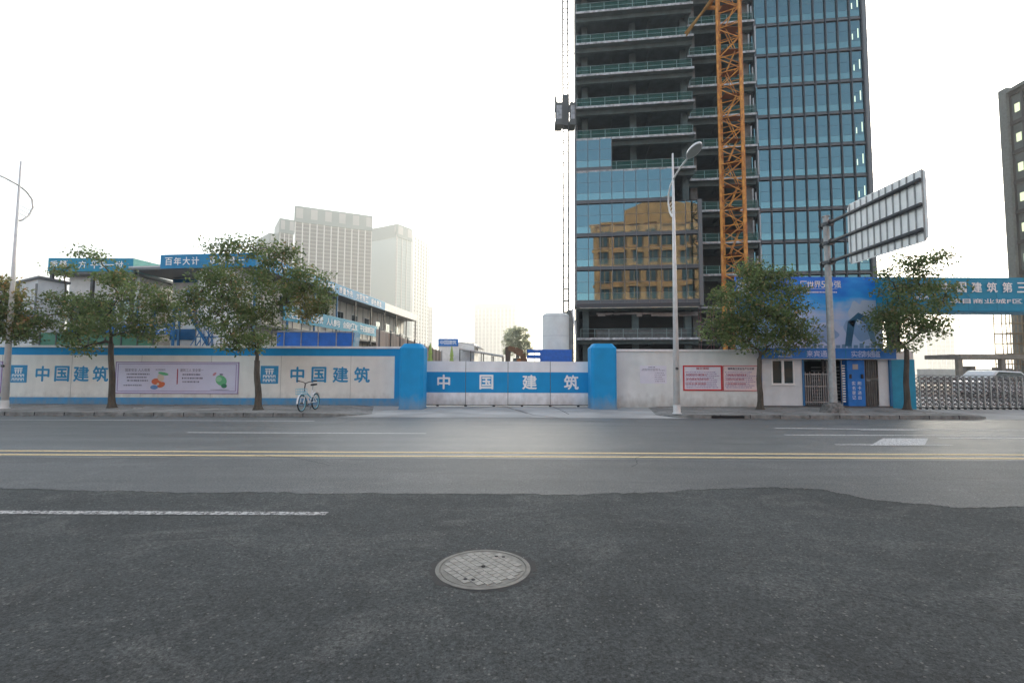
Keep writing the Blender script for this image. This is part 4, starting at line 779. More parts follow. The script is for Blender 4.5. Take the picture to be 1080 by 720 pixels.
tree(118, 430, 'left street tree with forked trunk between logo wall lettering and lilac poster',
     [(100, 330, 34, 22, 0), (60, 318, 24, 16, .3), (48, 335, 14, 12, -.2), (135, 305, 34, 18, 0), (160, 330, 26, 22, .2), (128, 340, 30, 18, -.5), (75, 352, 22, 12, .2), (88, 366, 16, 8, 0), (65, 285, 14, 7, 0), (95, 270, 17, 7, 0), (110, 288, 22, 10, .3), (150, 352, 22, 9, 0), (178, 318, 14, 12, 0)], (117, 362), 11, 0.105, dens=0.72)
tree(272, 432, 'wide crowned street tree left of the parked bicycle',
     [(245, 300, 36, 26, 0), (215, 300, 22, 18, .3), (240, 262, 20, 14, 0), (232, 330, 34, 22, -.3), (265, 345, 26, 24, 0), (300, 290, 34, 26, 0), (325, 300, 22, 20, .2), (272, 362, 14, 9, 0), (268, 262, 14, 11, .1), (295, 268, 18, 12, 0), (340, 318, 12, 12, 0), (250, 362, 20, 10, 0), (322, 325, 20, 14, .1), (198, 318, 10, 12, 0), (285, 320, 20, 16, .5)], (271, 380), 12, 0.115, warm=(12,), dens=0.8)
tree(802, 431.5, 'dense street tree standing before the left edge of the billboard',
     [(800, 300, 30, 20, 0), (815, 292, 26, 13, .2), (778, 330, 30, 24, 0), (760, 345, 18, 18, .2), (800, 335, 32, 24, -.3), (830, 335, 22, 20, 0), (845, 352, 18, 16, .1), (815, 362, 26, 12, 0), (780, 358, 24, 10, 0), (792, 283, 14, 7, 0), (835, 305, 16, 12, 0), (765, 310, 14, 10, .2)], (801, 378), 13, 0.105, dens=0.95)
tree(957, 432, 'slim street tree with sparse top before the teal pylon',
     [(947, 335, 23, 21, 0), (931, 338, 12, 13, .2), (965, 330, 24, 22, 0), (985, 345, 16, 14, 0), (950, 360, 22, 10, .1), (947, 308, 18, 12, 0), (975, 300, 18, 11, .2), (1002, 305, 15, 5, 0), (965, 288, 18, 8, 0), (960, 275, 22, 8, 0), (985, 272, 14, 7, 0), (935, 290, 12, 7, 0), (995, 318, 10, 8, 0)], (956, 368), 14, 0.10, dens=0.85)
tree(-22, 430, 'street tree cut off at the left edge of the pavement',
     [(5, 310, 16, 18, 0), (-10, 330, 30, 24, 0), (18, 343, 20, 15, .2), (-35, 320, 30, 26, 0), (28, 352, 12, 9, 0), (0, 352, 22, 10, 0), (8, 325, 18, 14, -.2)], (-22, 366), 15, 0.11, warm=(0, 2), dens=1.0)
tree(546, 388, 'hazy tree far behind the gate beside the excavator', [(540, 358, 11, 12, 0), (552, 356, 9, 12, 0), (545, 350, 8, 7, 0), (538, 368, 9, 8, 0), (553, 368, 9, 8, 0)], (546, 372), 16, 0.4, Yb=85, leaf=0.30, dens=0.30, group=None, m=LEAFP)

# ------------------------------------------------------------------ bicycle
f0 = G(318, 434.3, PZ); r0_ = G(329.5, 430.8, PZ); d = (r0_-f0); d.z = 0; d = Vector((0.05, 1.0, 0)); sd_ = Vector((-d.y, d.x, 0)); up = Vector((0, 0, 1)); d.normalize(); sd_.normalize()
t = thing('bicycle', f0, 'pale blue and white shared bicycle parked on the pavement facing the road', 'bicycle')
WR = 0.30; B = lambda a, h, s=0.0: f0 + d*a + up*h + sd_*s
CY = mat('bike_cyan', (0.20, 0.50, 0.62), 0.35, 0.1); BW = mat('bike_white', (0.72, 0.74, 0.76), 0.35)
for a in (0.0, 1.03):
    mb = MB(); mb.ring(B(a, WR), sd_, WR-0.02, 0.022, RUB, 28, 6); wl = mb.build('wheel', t, smooth=True)
    mb = MB(); mb.ring(B(a, WR), sd_, WR-0.05, 0.013, CY, 28, 6); mb.tube(B(a, WR, -0.05), B(a, WR, 0.05), 0.03, DSTEEL)
    for k in range(10): q = 2*math.pi*k/10; mb.tube(B(a, WR), B(a+(WR-0.05)*math.cos(q), WR+(WR-0.05)*math.sin(q)), 0.004, STEEL, n=4)
    mb.build('rim', wl)
mb = MB(); mb.tube(B(0.17, 0.80), B(0.52, 0.28), 0.032, BW); mb.tube(B(0.19, 0.72), B(0.72, 0.42), 0.024, CY); mb.tube(B(0.60, 0.28), B(0.76, 0.72), 0.024, BW)
mb.tube(B(0.52, 0.28), B(1.03, WR, 0.05), 0.017, BW); mb.tube(B(0.52, 0.28), B(1.03, WR, -0.05), 0.017, BW); mb.tube(B(0.72, 0.6), B(1.03, WR, 0.05), 0.012, BW); mb.tube(B(0.72, 0.6), B(1.03, WR, -0.05), 0.012, BW); mb.build('frame', t)
mb = MB(); mb.tube(B(0.0, WR, 0.06), B(0.13, 0.68, 0.06), 0.016, BW); mb.tube(B(0.0, WR, -0.06), B(0.13, 0.68, -0.06), 0.016, BW); mb.tube(B(0.13, 0.66), B(0.22, 0.98), 0.02, BLACK); mb.build('fork', t)
mb = MB(); mb.path([B(0.30, 1.06, -0.30), B(0.25, 1.03, -0.12), B(0.22, 0.98), B(0.25, 1.03, 0.12), B(0.30, 1.06, 0.30)], 0.015, BLACK); mb.tube(B(0.29, 1.055, -0.25), B(0.34, 1.065, -0.36), 0.022, BLACK); mb.tube(B(0.29, 1.055, 0.25), B(0.34, 1.065, 0.36), 0.022, BLACK); mb.build('handlebar', t)
mb = MB(); a = [B(0.66, 0.88, -0.03), B(0.66, 0.88, 0.03), B(0.92, 0.90, 0.10), B(0.96, 0.90, 0), B(0.92, 0.90, -0.10)]; mb.prism(a, (0, 0, 0.06), BLACK); mb.tube(B(0.76, 0.70), B(0.80, 0.89), 0.016, STEEL); mb.build('saddle', t, bevel=0.015)
mb = MB()
for h in (0.62, 0.70, 0.80): mb.path([B(-0.17, h, -0.14), B(-0.17, h, 0.14), B(0.08, h, 0.14), B(0.08, h, -0.14), B(-0.17, h, -0.14)], 0.008, CY, 5)
for k in range(6):
    s = -0.14+0.28*k/5; mb.tube(B(-0.16, 0.60, s), B(-0.17, 0.80, s), 0.005, CY, n=4); mb.tube(B(0.07, 0.60, s), B(0.08, 0.80, s), 0.005, CY, n=4); mb.tube(B(-0.16, 0.60, s), B(0.07, 0.60, s), 0.005, CY, n=4)
mb.build('basket', t)
for a, st_ in ((0.0, 0.3), (1.03, 0.0)):
    mb = MB(); q = [B(a+(WR+0.03)*math.cos(x), WR+(WR+0.03)*math.sin(x)) for x in [R(20+st_*100+k*13) for k in range(11)]]
    for u, v in zip(q[:-1], q[1:]): mb.hexa([u-sd_*0.03, v-sd_*0.03, v+sd_*0.03, u+sd_*0.03, u-sd_*0.03+up*0.008, v-sd_*0.03+up*0.008, v+sd_*0.03+up*0.008, u+sd_*0.03+up*0.008], BW)
    mb.build('mudguard', t)
mb = MB(); mb.ring(B(0.54, 0.28, 0.06), sd_, 0.085, 0.01, DSTEEL, 20, 5); mb.tube(B(0.54, 0.28, -0.08), B(0.54, 0.28, 0.08), 0.02, STEEL); mb.tube(B(0.54, 0.28, 0.08), B(0.64, 0.16, 0.09), 0.012, STEEL); mb.tube(B(0.54, 0.28, -0.08), B(0.44, 0.40, -0.09), 0.012, STEEL); mb.box(*(lambda c: (c.x-0.05, c.x+0.05, c.y-0.04, c.y+0.04, c.z-0.012, c.z+0.012))(B(0.64, 0.16, 0.13)), BLACK); mb.build('pedals', t)
mb = MB(); mb.tube(B(0.95, 0.28, 0.06), B(1.02, 0.0, 0.20), 0.010, DSTEEL); mb.build('kickstand', t)

# ------------------------------------------------------------------ prefab offices behind the left wall
A = Vector((-13.75, 25, 0)); Bv = Vector((-10.8, 52.6, 0)); fd = (Bv-A).normalized(); fl = Vector((-fd.y, fd.x, 0))  # fl points left, into the block
LEN = (Bv-A).length
FR = lambda s, tt, z: (A + fd*s + fl*tt + Vector((0, 0, z)))   # s along facade, tt into the block
t = thing('prefab_office', A, 'long two storey prefab site office with blue roof fascia behind the left wall', 'building')
mb = MB(); mb.fbox(FR, 2.6, LEN, 1.3, 7.0, 0, 7.0, CREAM); mb.fbox(FR, 0.35, 2.59, 1.3, 3.5, 0, 7.0, WHITE); mb.fbox(FR, 2.56, 2.599, 3.5, 7.0, 0, 7.0, WHITE); body = mb.build('wall', t)
mb = MB()
for tt_ in (1.3, 2.0, 2.75, 3.5): mb.fbox(FR, 0.32, 0.349, tt_-0.02, tt_+0.02, 0, 7.0, MULLG)
for z_ in (3.3, 3.9): mb.fbox(FR, 0.32, 0.348, 1.3, 3.5, z_, z_+0.05, STAIRB)
mb.fbox(FR, 2.5, 2.55, 3.5, 7.0, 3.3, 3.95, STAIRB); mb.fbox(FR, 2.5, 2.55, 3.55, 6.95, 6.75, 6.95, STAIRB)
for k in range(24): s = 2.6+(LEN-2.6)*k/23.0; mb.fbox(FR, s-0.02, s+0.02, 1.27, 1.30, 0, 7.0, MULLG)
mb.build('panel_joint', body)
mb = MB(); mb.fbox(FR, 0, LEN+0.3, -0.1, 7.4, 7.0, 7.12, MULLG); mb.fbox(FR, 0, LEN+0.3, -0.1, 7.4, 7.12, 7.2, ROOFM); mb.build('roof', t)
Lb = LEN*0.66
mb = MB(); mb.fbox(FR, -0.1, Lb, -0.16, -0.10, 7.0, 7.75, TEALB); mb.fbox(FR, -0.16, -0.10, -0.16, 5.35, 7.0, 7.75, TEALB); fz = mb.build('fascia', t)
mb = MB(); mb.fbox(FR, Lb, LEN+0.3, -0.16, -0.10, 7.0, 7.7, WHITE); mb.build('white_fascia', t)
mb = MB(); rt = fd; txt = '以人为本 关爱生命 安全发展 质量为先 文明施工 绿色建造'
for i, ch in enumerate(txt):
    if ch != ' ': write(mb, ch, FR(0.8+(Lb-1.4)*i/len(txt), -0.165, 7.38), rt, up, 0.46, LETW, 0.015)
for i, ch in enumerate('百年大计 质量第一'):
    if ch != ' ': write(mb, ch, FR(-0.165, 4.85-i*0.52, 7.38), -fl, up, 0.42, LETW, 0.02)
mb.build('lettering', fz)
mb = MB(); mb.fbox(FR, 0.4, LEN, 0.0, 1.3, 3.95, 4.08, MULLG); mb.build('walkway', t)
mb = MB(); mb.fbox(FR, 2.6, LEN*0.6, -0.12, -0.07, 4.45, 5.35, TEAL); bn = mb.build('banner', t)
mb = MB(); txt = '安全生产 人人有责 人人参与 会保护工友 平安健康回家'
for i, ch in enumerate(txt):
    if ch != ' ': write(mb, ch, FR(3.0+(LEN*0.6-3.4)*i/len(txt), -0.13, 4.9), rt, up, 0.48, LETW, 0.015)
mb.build('lettering', bn)
for k in range(10):
    s = 0.1+(LEN)*k/9.0; mb = MB(); mb.fbox(FR, s-0.05, s+0.05, -0.05, 0.05, 0, 7.0, STAIRB if k < 4 else DSTEEL); each(mb, 'post', t)
mb = MB()
for z in (4.4, 4.75, 5.1): mb.tube(FR(LEN*0.6, 0, z), FR(LEN, 0, z), 0.025, STEEL, n=6)
mb.build('railing', t)
for z in (1.2, 5.1):
    for k in range(9):
        s = 4.2+(LEN-6)*k/8.5; mb = MB(); mb.fbox(FR, s, s+1.1, 1.24, 1.29, z, z+1.1, WHITE); wd_ = mb.build('window', t)
        mb = MB(); mb.fbox(FR, s+0.07, s+0.52, 1.215, 1.235, z+0.07, z+1.03, WINDK); mb.fbox(FR, s+0.58, s+1.03, 1.215, 1.235, z+0.07, z+1.03, WINDK); mb.build('pane', wd_)
        mb = MB(); mb.fbox(FR, s+1.35, s+2.1, 0.95, 1.235, z-0.35+0.2, z+0.35, PALE); mb.fbox(FR, s+1.42, s+1.85, 0.94, 0.948, z-0.08, z+0.29, DSTEEL); mb.build('air_conditioner', t)
# blue outside stair
stx0 = P(178, 350, 25.5).x; stx1 = P(206, 350, 25.5).x
st = thing('outside_stair', (stx0, 25.0, 0), 'blue steel outside stair climbing the front end of the long prefab office', 'stair')
mb = MB(); y0 = 24.6
def flight(xa, za, xb, zb, y):
    for yy in (y, y+0.9): mb.hexa([(xa, yy-0.03, za-0.25), (xb, yy-0.03, zb-0.25), (xb, yy+0.03, zb-0.25), (xa, yy+0.03, za-0.25), (xa, yy-0.03, za), (xb, yy-0.03, zb), (xb, yy+0.03, zb), (xa, yy+0.03, za)], STAIRB)
    for i in range(11): tt = (i+0.5)/11; x = xa+(xb-xa)*tt; z = za+(zb-za)*tt; mb.box(x-0.12, x+0.12, y+0.03, y+0.87, z-0.1, z-0.07, STAIRB)
xa = P(183, 360, y0).x; xm = P(212, 345, y0).x; xt = P(183, 330, y0).x
flight(xa, 0.4, xm, 2.6, y0); flight(xm, 2.6, xt, 4.9, y0+1.0); mb.build('flight', st)
mb = MB()
for za, zb, x1_, x2_, y in ((0.4, 2.6, xa, xm, y0), (2.6, 4.9, xm, xt, y0+1.0)):
    for yy in (y, y+0.9):
        for hh in (0.5, 1.0): mb.tube((x1_, yy, za+hh), (x2_, yy, zb+hh), 0.025, STAIRB, n=6)
        for i in range(7): tt = i/6; x = x1_+(x2_-x1_)*tt; z = za+(zb-za)*tt; mb.tube((x, yy, z-0.1), (x, yy, z+1.0), 0.02, STAIRB, n=6)
mb.build('handrail', st)
mb = MB(); mb.box(xm-0.05, xm+1.0, y0, y0+1.95, 2.5, 2.58, STAIRB); mb.box(xt-1.1, xt, y0+0.1, y0+2.0, 4.8, 4.88, STAIRB)
for x in (xm, xm+0.95, xt-1.05, xt): mb.box(x-0.05, x+0.05, y0+1.9, y0+2.0, 0, 4.8 if x < xm else 2.5, STAIRB); mb.box(x-0.05, x+0.05, y0, y0+0.1, 0, 4.8 if x < xm else 2.5, STAIRB)
mb.build('landing', st)

# second prefab block with its own roof sign
t = thing('prefab_office', (-24, 27, 0), 'shorter prefab office with teal roof sign behind the leftmost trees', 'building')
Y1 = 26.2; sa_, sb_ = P(51, 275, Y1), P(141, 270, Y1); zlo, zhi = P(51, 286, Y1).z, P(51, 272, Y1).z
mb = MB(); mb.box(sa_.x, sb_.x, Y1, Y1+0.06, zlo, zhi, TEAL); mb.hexa([(sb_.x, Y1, zlo), (sb_.x+1.0, Y1+6, zlo), (sb_.x+0.94, Y1+6, zlo), (sb_.x-0.06, Y1+0.06, zlo), (sb_.x, Y1, zhi), (sb_.x+1.0, Y1+6, zhi), (sb_.x+0.94, Y1+6, zhi), (sb_.x-0.06, Y1+0.06, zhi)], mat('teal_green_sheet', (0.08, 0.28, 0.27), 0.6, var=0.2)); fz = mb.build('fascia', t)
mb = MB()
for ch, px in zip('质量一方平安一世', (57, 67, 77, 87, 100, 109, 117, 126)): write(mb, ch, (P(px, 275, Y1).x, Y1, (zlo+zhi)/2), (1, 0, 0), (0, 0, 1), 0.42, LETW, 0.02)
mb.build('lettering', fz)
mb = MB(); mb.box(sa_.x, sb_.x, Y1+0.07, Y1+9.2, zlo-0.12, zlo+0.05, MULLG); mb.build('roof', t)
mb = MB()
for x in (sa_.x+0.1, sa_.x+2.4, sb_.x-0.1): mb.box(x-0.07, x+0.07, Y1+0.1, Y1+0.24, 0, zlo-0.12, DSTEEL)
each(mb, 'post', t)
mb = MB(); mb.box(sa_.x+0.4, sb_.x-0.3, Y1+0.9, Y1+9.0, 0, zlo-0.13, WHITE); wl_ = mb.build('wall', t)
for i, x in enumerate([sa_.x+0.6, sa_.x+2.0, sa_.x+3.4]):
    for z in (1.2, 4.3): mb = MB(); mb.box(x, x+1.1, Y1+0.84, Y1+0.89, z, z+1.2, STAIRB); w_ = mb.build('window', t); mb = MB(); mb.box(x+0.08, x+1.02, Y1+0.81, Y1+0.835, z+0.08, z+1.12, WINDK); mb.build('pane', w_)
mb = MB(); ba, bb = P(118, 345, Y1+0.3).x, P(181.5, 345, Y1+0.3).x; bz_ = P(170, 352, Y1).z; bz2_ = P(170, 341, Y1).z; mb.box(ba, bb, Y1+0.28, Y1+0.33, bz_, bz2_, BLUE2); bn = mb.build('banner', t)
mb = MB()
for ch, px in zip('安全每一天', (125, 137, 148, 160, 171)): write(mb, ch, (P(px, 346, Y1+0.3).x, Y1+0.28, (bz_+bz2_)/2), (1, 0, 0), (0, 0, 1), 0.42, LETW, 0.02)
mb.build('lettering', bn)
mb = MB(); mb.box(sa_.x-3.0, ba-0.1, Y1+0.28, Y1+0.33, 3.0, 3.75, BLUE2); mb.build('lower_banner', t)
# low shed at far left
t = thing('site_shed', (-26, 24.5, 0), 'white shed with grey frame and shallow roof behind the leftmost lamp post', 'shed')
Y2 = 24.3; xa, xb = P(-60, 300, Y2).x, P(40, 300, Y2).x; z1 = P(15, 299, Y2).z; zr = P(38, 293, Y2).z
mb = MB(); mb.hexa([(xa, Y2, 0), (xb, Y2, 0), (xb, Y2+1.6, 0), (xa, Y2+1.6, 0), (xa, Y2, z1-1), (xb, Y2, zr), (xb, Y2+1.6, zr), (xa, Y2+1.6, z1-1)], PALE); mb.build('wall', t)
mb = MB(); mb.hexa([(xa-0.1, Y2-0.1, z1-1.02), (xb+0.1, Y2-0.1, zr-0.02), (xb+0.1, Y2+1.7, zr-0.02), (xa-0.1, Y2+1.7, z1-1.02), (xa-0.1, Y2-0.1, z1-0.9), (xb+0.1, Y2-0.1, zr+0.1), (xb+0.1, Y2+1.7, zr+0.1), (xa-0.1, Y2+1.7, z1-0.9)], MULLG); mb.build('roof', t)
mb = MB()
for px in (20, 39): x = P(px, 300, Y2).x; mb.box(x-0.05, x+0.05, Y2-0.03, Y2, 0, zr-0.3, MULLG)
mb.box(xa, xb, Y2-0.025, Y2, P(20, 320, Y2).z-0.05, P(20, 320, Y2).z+0.05, MULLG); mb.box(P(20, 300, Y2).x, xb, Y2-0.02, Y2, P(30, 338, Y2).z, P(30, 330, Y2).z, BLUE2); mb.build('frame', t)
# green hoarding
GYh = 22.2; xa, xb = P(42, 360, GYh).x, P(196, 360, GYh).x; z1 = P(100, 351, GYh).z
t = thing('green_hoarding', (xa, GYh, 0), 'green sheet hoarding showing over the left wall behind the trees', 'hoarding')
mb = MB(); mb.box(xa, xb-1.5, GYh, GYh+0.04, 0, z1, GREENP); mb.build('sheet', t)
mb = MB()
for k in range(8): x = xa+(xb-1.5-xa)*k/7; mb.box(x-0.03, x+0.03, GYh-0.03, GYh, 0, z1+0.04, DSTEEL)
each(mb, 'post', t)
# bright blue shed with scaffold rails
SY = 23.2; xa, xb = P(292, 360, SY).x, P(373, 360, SY).x; z1 = P(340, 350.5, SY).z
t = thing('blue_canopy', (xa, SY, 0), 'bright blue sheet canopy with tube rails in front of the long prefab office', 'canopy')
mb = MB(); mb.box(xa, xb, SY, SY+0.03, z1-0.95, z1, BRIGHT); mb.box(P(355, 360, SY).x, xb, SY+0.002, SY+0.028, 0.5, z1-0.95, BRIGHT); mb.build('sheet', t)
mb = MB()
for px in (300, 318, 336, 355, 372): x = P(px, 360, SY).x; mb.tube((x, SY-0.05, 0), (x, SY-0.05, z1+0.1), 0.025, STEEL)
for z in (z1-1.05, z1-1.45): mb.tube((xa+1.2, SY-0.08, z), (xb, SY-0.08, z), 0.022, STEEL)
mb.tube((xa, SY-0.05, z1+0.04), (xb, SY-0.05, z1+0.04), 0.025, STEEL); mb.build('tube_frame', t)
mb = MB(); q = [P(372, 366, SY-.1), P(378, 366, SY-.1), P(380, 352, SY-.1), P(374.5, 349, SY-.1)]; mb.prism(q, (0, 0.03, 0), mat('cyan_cloth', (0.08, 0.38, 0.6), 0.7, col2=(0.5, 0.6, 0.65), scale=4)); mb.build('side_cloth', t)

# rusty corrugated fence
t = thing('corrugated_fence', (-8, 40, 0), 'rusty brown corrugated fence running back behind the left pillar', 'fence')
p0 = Vector((-7.7, 27, 0)); p1 = Vector((-9.0, 60, 0)); mb = MB(); N = 160; dv = (p1-p0); nn = Vector((dv.y, -dv.x, 0)).normalized(); vs = []
for i in range(N+1):
    q = p0+dv*i/N + nn*(0.06 if i % 2 else -0.06); vs += [q+Vector((0, 0, 0.02)), q+Vector((0, 0, 3.9))]
mb.add(vs, [(2*i, 2*i+2, 2*i+3, 2*i+1) for i in range(N)], BROWN); mb.build('sheet', t)
mb = MB()
for i in range(12): q = p0+dv*i/11+nn*0.12; mb.tube(q, q+Vector((0, 0, 4.05)), 0.045, DSTEEL, n=6)
each(mb, 'post', t)
for px, py, Y, lb in ((454, 362, 33, 'folded yellow-green parasol nearer the left blue pillar'), (476.5, 365, 36, 'folded yellow-green parasol over the first gate panel')):
    q = P(px, py, Y); t = thing('folded_parasol', (q.x, Y, 0), lb, 'parasol', 'folded parasols behind the gate')
    mb = MB(); mb.tube((q.x, Y, 0), (q.x, Y, q.z+0.05), 0.025, STEEL, n=8); mb.build('pole', t)
    mb = MB(); mb.lathe((q.x, Y, q.z), [(0.03, 0), (0.08, -0.3), (0.15, -0.75), (0.10, -0.8), (0.20, -1.3), (0.05, -1.32)][::-1], YG, 9); mb.build('cloth', t)
# small hut with blue sign, low canopy roofs
Yh = 62; t = thing('site_hut', (P(475, 380, Yh).x, Yh, 0), 'small white hut with blue name sign far behind the gate', 'hut')
xa, xb = P(462, 370, Yh).x, P(488, 370, Yh).x; z0, z1 = P(470, 365, Yh).z, P(470, 357, Yh).z
mb = MB(); mb.box(xa, xb+1.5, Yh+0.1, Yh+8, 0, z0+0.5, WHITE); mb.build('wall', t); mb = MB(); mb.box(xa, xb-0.6, Yh, Yh+0.1, z0, z1, BLUE2); sgn = mb.build('sign', t)
mb = MB(); spaced(mb, '中国建筑', (xa+0.5, Yh, (z0+z1)/2), (xb-1.1, Yh, (z0+z1)/2), 0.55, LETW); mb.build('lettering', sgn)
mb = MB(); mb.hexa([(xb-0.5, Yh, z0+0.5), (xb+2.4, Yh, z0-0.2), (xb+2.4, Yh+8, z0-0.2), (xb-0.5, Yh+8, z0+0.5), (xb-0.5, Yh, z0+0.62), (xb+2.4, Yh, z0-0.08), (xb+2.4, Yh+8, z0-0.08), (xb-0.5, Yh+8, z0+0.62)], ROOFM); mb.build('roof', t)
Yc = 58; t = thing('low_canopy', (P(505, 380, Yc).x, Yc, 0), 'low pale canopy roof on posts between the hut and the excavator', 'canopy')
xa, xb = P(484, 372, Yc).x, P(531, 378, Yc).x; za, zb = P(484, 368, Yc).z, P(531, 376, Yc).z
mb = MB(); mb.hexa([(xa, Yc, za), (xb, Yc, zb), (xb, Yc+5, zb), (xa, Yc+5, za), (xa, Yc, za+0.15), (xb, Yc, zb+0.15), (xb, Yc+5, zb+0.15), (xa, Yc+5, za+0.15)], ROOFM); mb.build('roof', t)
mb = MB()
for k in range(5): x = xa+0.1+(xb-xa-0.2)*k/4; mb.box(x-0.06, x+0.06, Yc+0.1, Yc+0.22, 0, za+(zb-za)*k/4, DSTEEL); mb.box(x-0.06, x+0.06, Yc+4.6, Yc+4.72, 0, za+(zb-za)*k/4, DSTEEL)
each(mb, 'post', t)
mb = MB(); mb.box(xa+1, xa+2.6, Yc+1, Yc+2.5, 0, 2.4, BLUE2); mb.build('cabinet', t)

# excavator (boom shows over the gate)
EY = 44; q = P(548, 390, EY); ex = q.x+0.6
t = thing('excavator', (ex, EY, 0), 'brown orange excavator with its boom raised behind the gate', 'excavator')
EO = mat('excavator_orange', (0.20, 0.11, 0.06), 0.6, var=0.35)
for dx in (-0.95, 0.95):
    mb = MB(); prof = [(-1.6, 0.45), (-1.4, 0.1), (1.4, 0.1), (1.6, 0.45), (1.4, 0.8), (-1.4, 0.8)]; mb.prism([(ex+dx-0.25, EY+1.5+a, z) for a, z in prof], (0.5, 0, 0), RUB); mb.build('track', t)
mb = MB(); mb.box(ex-1.2, ex+1.2, EY+0.4, EY+3.2, 0.9, 2.0, EO); mb.build('body', t, bevel=0.08); mb = MB(); mb.box(ex-1.2, ex-0.3, EY+0.3, EY+1.5, 2.0, 2.7, WINDK); mb.build('cab', t, bevel=0.05)
bpts = [P(552, 384, EY), P(551, 373, EY), P(543, 369, EY), P(536, 367, EY)]; bpts = [Vector((ex, EY+0.6, 1.6))]+[Vector((p.x, EY, p.z)) for p in bpts[1:]]
mb = MB()
for (u, v), hgt in zip(zip(bpts[:-1], bpts[1:]), (0.55, 0.6, 0.45)):
    dd_ = (v-u).normalized(); w_ = Vector((0, 1, 0)).cross(dd_).normalized()*hgt/2; yv = Vector((0, 0.22, 0)); mb.hexa([u-w_-yv, v-w_-yv, v-w_+yv, u-w_+yv, u+w_-yv, v+w_-yv, v+w_+yv, u+w_+yv], EO)
mb.build('boom', t)
u = bpts[-1]; v = P(535.5, 383, EY); v.y = EY; mb = MB(); mb.hexa([u+Vector((-.28, -.2, .1)), u+Vector((.28, -.2, .1)), u+Vector((.28, .2, .1)), u+Vector((-.28, .2, .1)), v+Vector((-.2, -.2, 0)), v+Vector((.2, -.2, 0)), v+Vector((.2, .2, 0)), v+Vector((-.2, .2, 0))], mat('excavator_stick', (0.10, 0.07, 0.05), 0.6)); mb.build('stick', t)
mb = MB(); mb.prism([(v.x-0.4, EY-0.5, v.z), (v.x+0.3, EY-0.5, v.z), (v.x+0.5, EY-0.5, v.z-0.6), (v.x, EY-0.5, v.z-1.0), (v.x-0.5, EY-0.5, v.z-0.7)], (0, 1.0, 0), DSTEEL); mb.build('bucket', t)

# tank and blue fence
TY = 50; tc_ = P(586, 380, TY+1.5); rt_ = (P(600.5, 350, TY).x-P(571.5, 350, TY).x)/2; tz = P(586, 329, TY).z
t = thing('storage_tank', (tc_.x, TY+1.5, 0), 'tall pale cylindrical tank beside the hoist mast of the tower', 'tank')
mb = MB(); mb.lathe((tc_.x, TY+1.5, 0), [(rt_, 0.0), (rt_, tz-0.35), (rt_*0.96, tz-0.12), (rt_*0.8, tz)], TANK, 40); mb.build('shell', t, smooth=False)
mb = MB()
for z in (tz*0.35, tz*0.68, tz-0.35): mb.ring((tc_.x, TY+1.5, z), (0, 0, 1), rt_+0.01, 0.025, PALE, 36, 5)
mb.build('hoop', t)
FY = 47.5; xa, xb = P(556, 380, FY).x, P(603, 380, FY).x; z1 = P(580, 368.5, FY).z; xm = P(569.5, 380, FY).x
t = thing('blue_fence', (xa, FY, 0), 'bright blue sheet fence at the foot of the pale tank', 'fence')
mb = MB(); mb.box(xm, xb, FY, FY+0.05, 0.05, z1, BRIGHT); mb.box(xa, xm, FY+0.01, FY+0.04, z1-0.35, z1, BRIGHT); mb.box(xa, xm, FY+0.012, FY+0.038, z1-0.9, z1-0.55, BRIGHT); mb.build('sheet', t)
mb = MB()
for k in range(7): x = xa+(xb-xa)*k/6; mb.box(x-0.03, x+0.03, FY+0.06, FY+0.12, 0, z1, DSTEEL)
each(mb, 'post', t)

# ------------------------------------------------------------------ the tower under construction
TH = R(7.2); TO = Vector((8.2, 59.8, 0)); ta = Vector((math.cos(TH), -math.sin(TH), 0)); tb = Vector((math.sin(TH), math.cos(TH), 0))
TF = lambda s, q, z: (TO + ta*s + tb*q + Vector((0, 0, z)))
FH = 4.3; Z0 = 10.0; NF = 14; ZT = Z0+FH*NF
SC0, SR0, SR1 = 15.1, 24.46, 38.3; TC, TR = 4.2, 5.84
t = thing('tower_under_construction', TO, 'unfinished glass office tower with bare upper floors behind the right wall', 'tower')
mb = MB(); mb.fbox(TF, 0.3, 38.0, 15, 30, 0, ZT, DCONC); mb.fbox(TF, 3, 12.5, 9, 14.9, 0, ZT, DCONC); mb.fbox(TF, 17, 36, 11.5, 14.9, 0, ZT, DCONC); core = mb.build('core', t)
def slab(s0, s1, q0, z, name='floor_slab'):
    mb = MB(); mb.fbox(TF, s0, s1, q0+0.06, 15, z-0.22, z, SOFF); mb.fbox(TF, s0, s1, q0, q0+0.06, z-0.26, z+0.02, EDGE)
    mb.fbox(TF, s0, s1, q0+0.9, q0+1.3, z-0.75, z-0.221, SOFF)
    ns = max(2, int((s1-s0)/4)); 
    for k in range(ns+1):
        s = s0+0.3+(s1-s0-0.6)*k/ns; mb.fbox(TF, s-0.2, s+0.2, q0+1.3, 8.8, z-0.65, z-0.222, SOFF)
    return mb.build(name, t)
def rail(s0, s1, q, z, net=True):
    mb = MB(); n_ = int((s1-s0)/1.9)+1
    for k in range(n_+1): s = s0+(s1-s0)*k/n_; mb.fbox(TF, s-0.035, s+0.035, q-0.035, q+0.035, z, z+1.15, RAILM)
    for zz_ in (0.55, 1.1): mb.fbox(TF, s0, s1, q-0.045, q-0.02, z+zz_, z+zz_+0.045, RAILM)
    r = mb.build('guard_rail', t)
    if not net: return
    mb = MB(); mb.add([TF(s0, q+0.05, z+0.03), TF(s1, q+0.05, z+0.03), TF(s1, q+0.05, z+1.08), TF(s0, q+0.05, z+1.08)], [(0, 1, 2, 3)], NET); mb.build('safety_net', r)
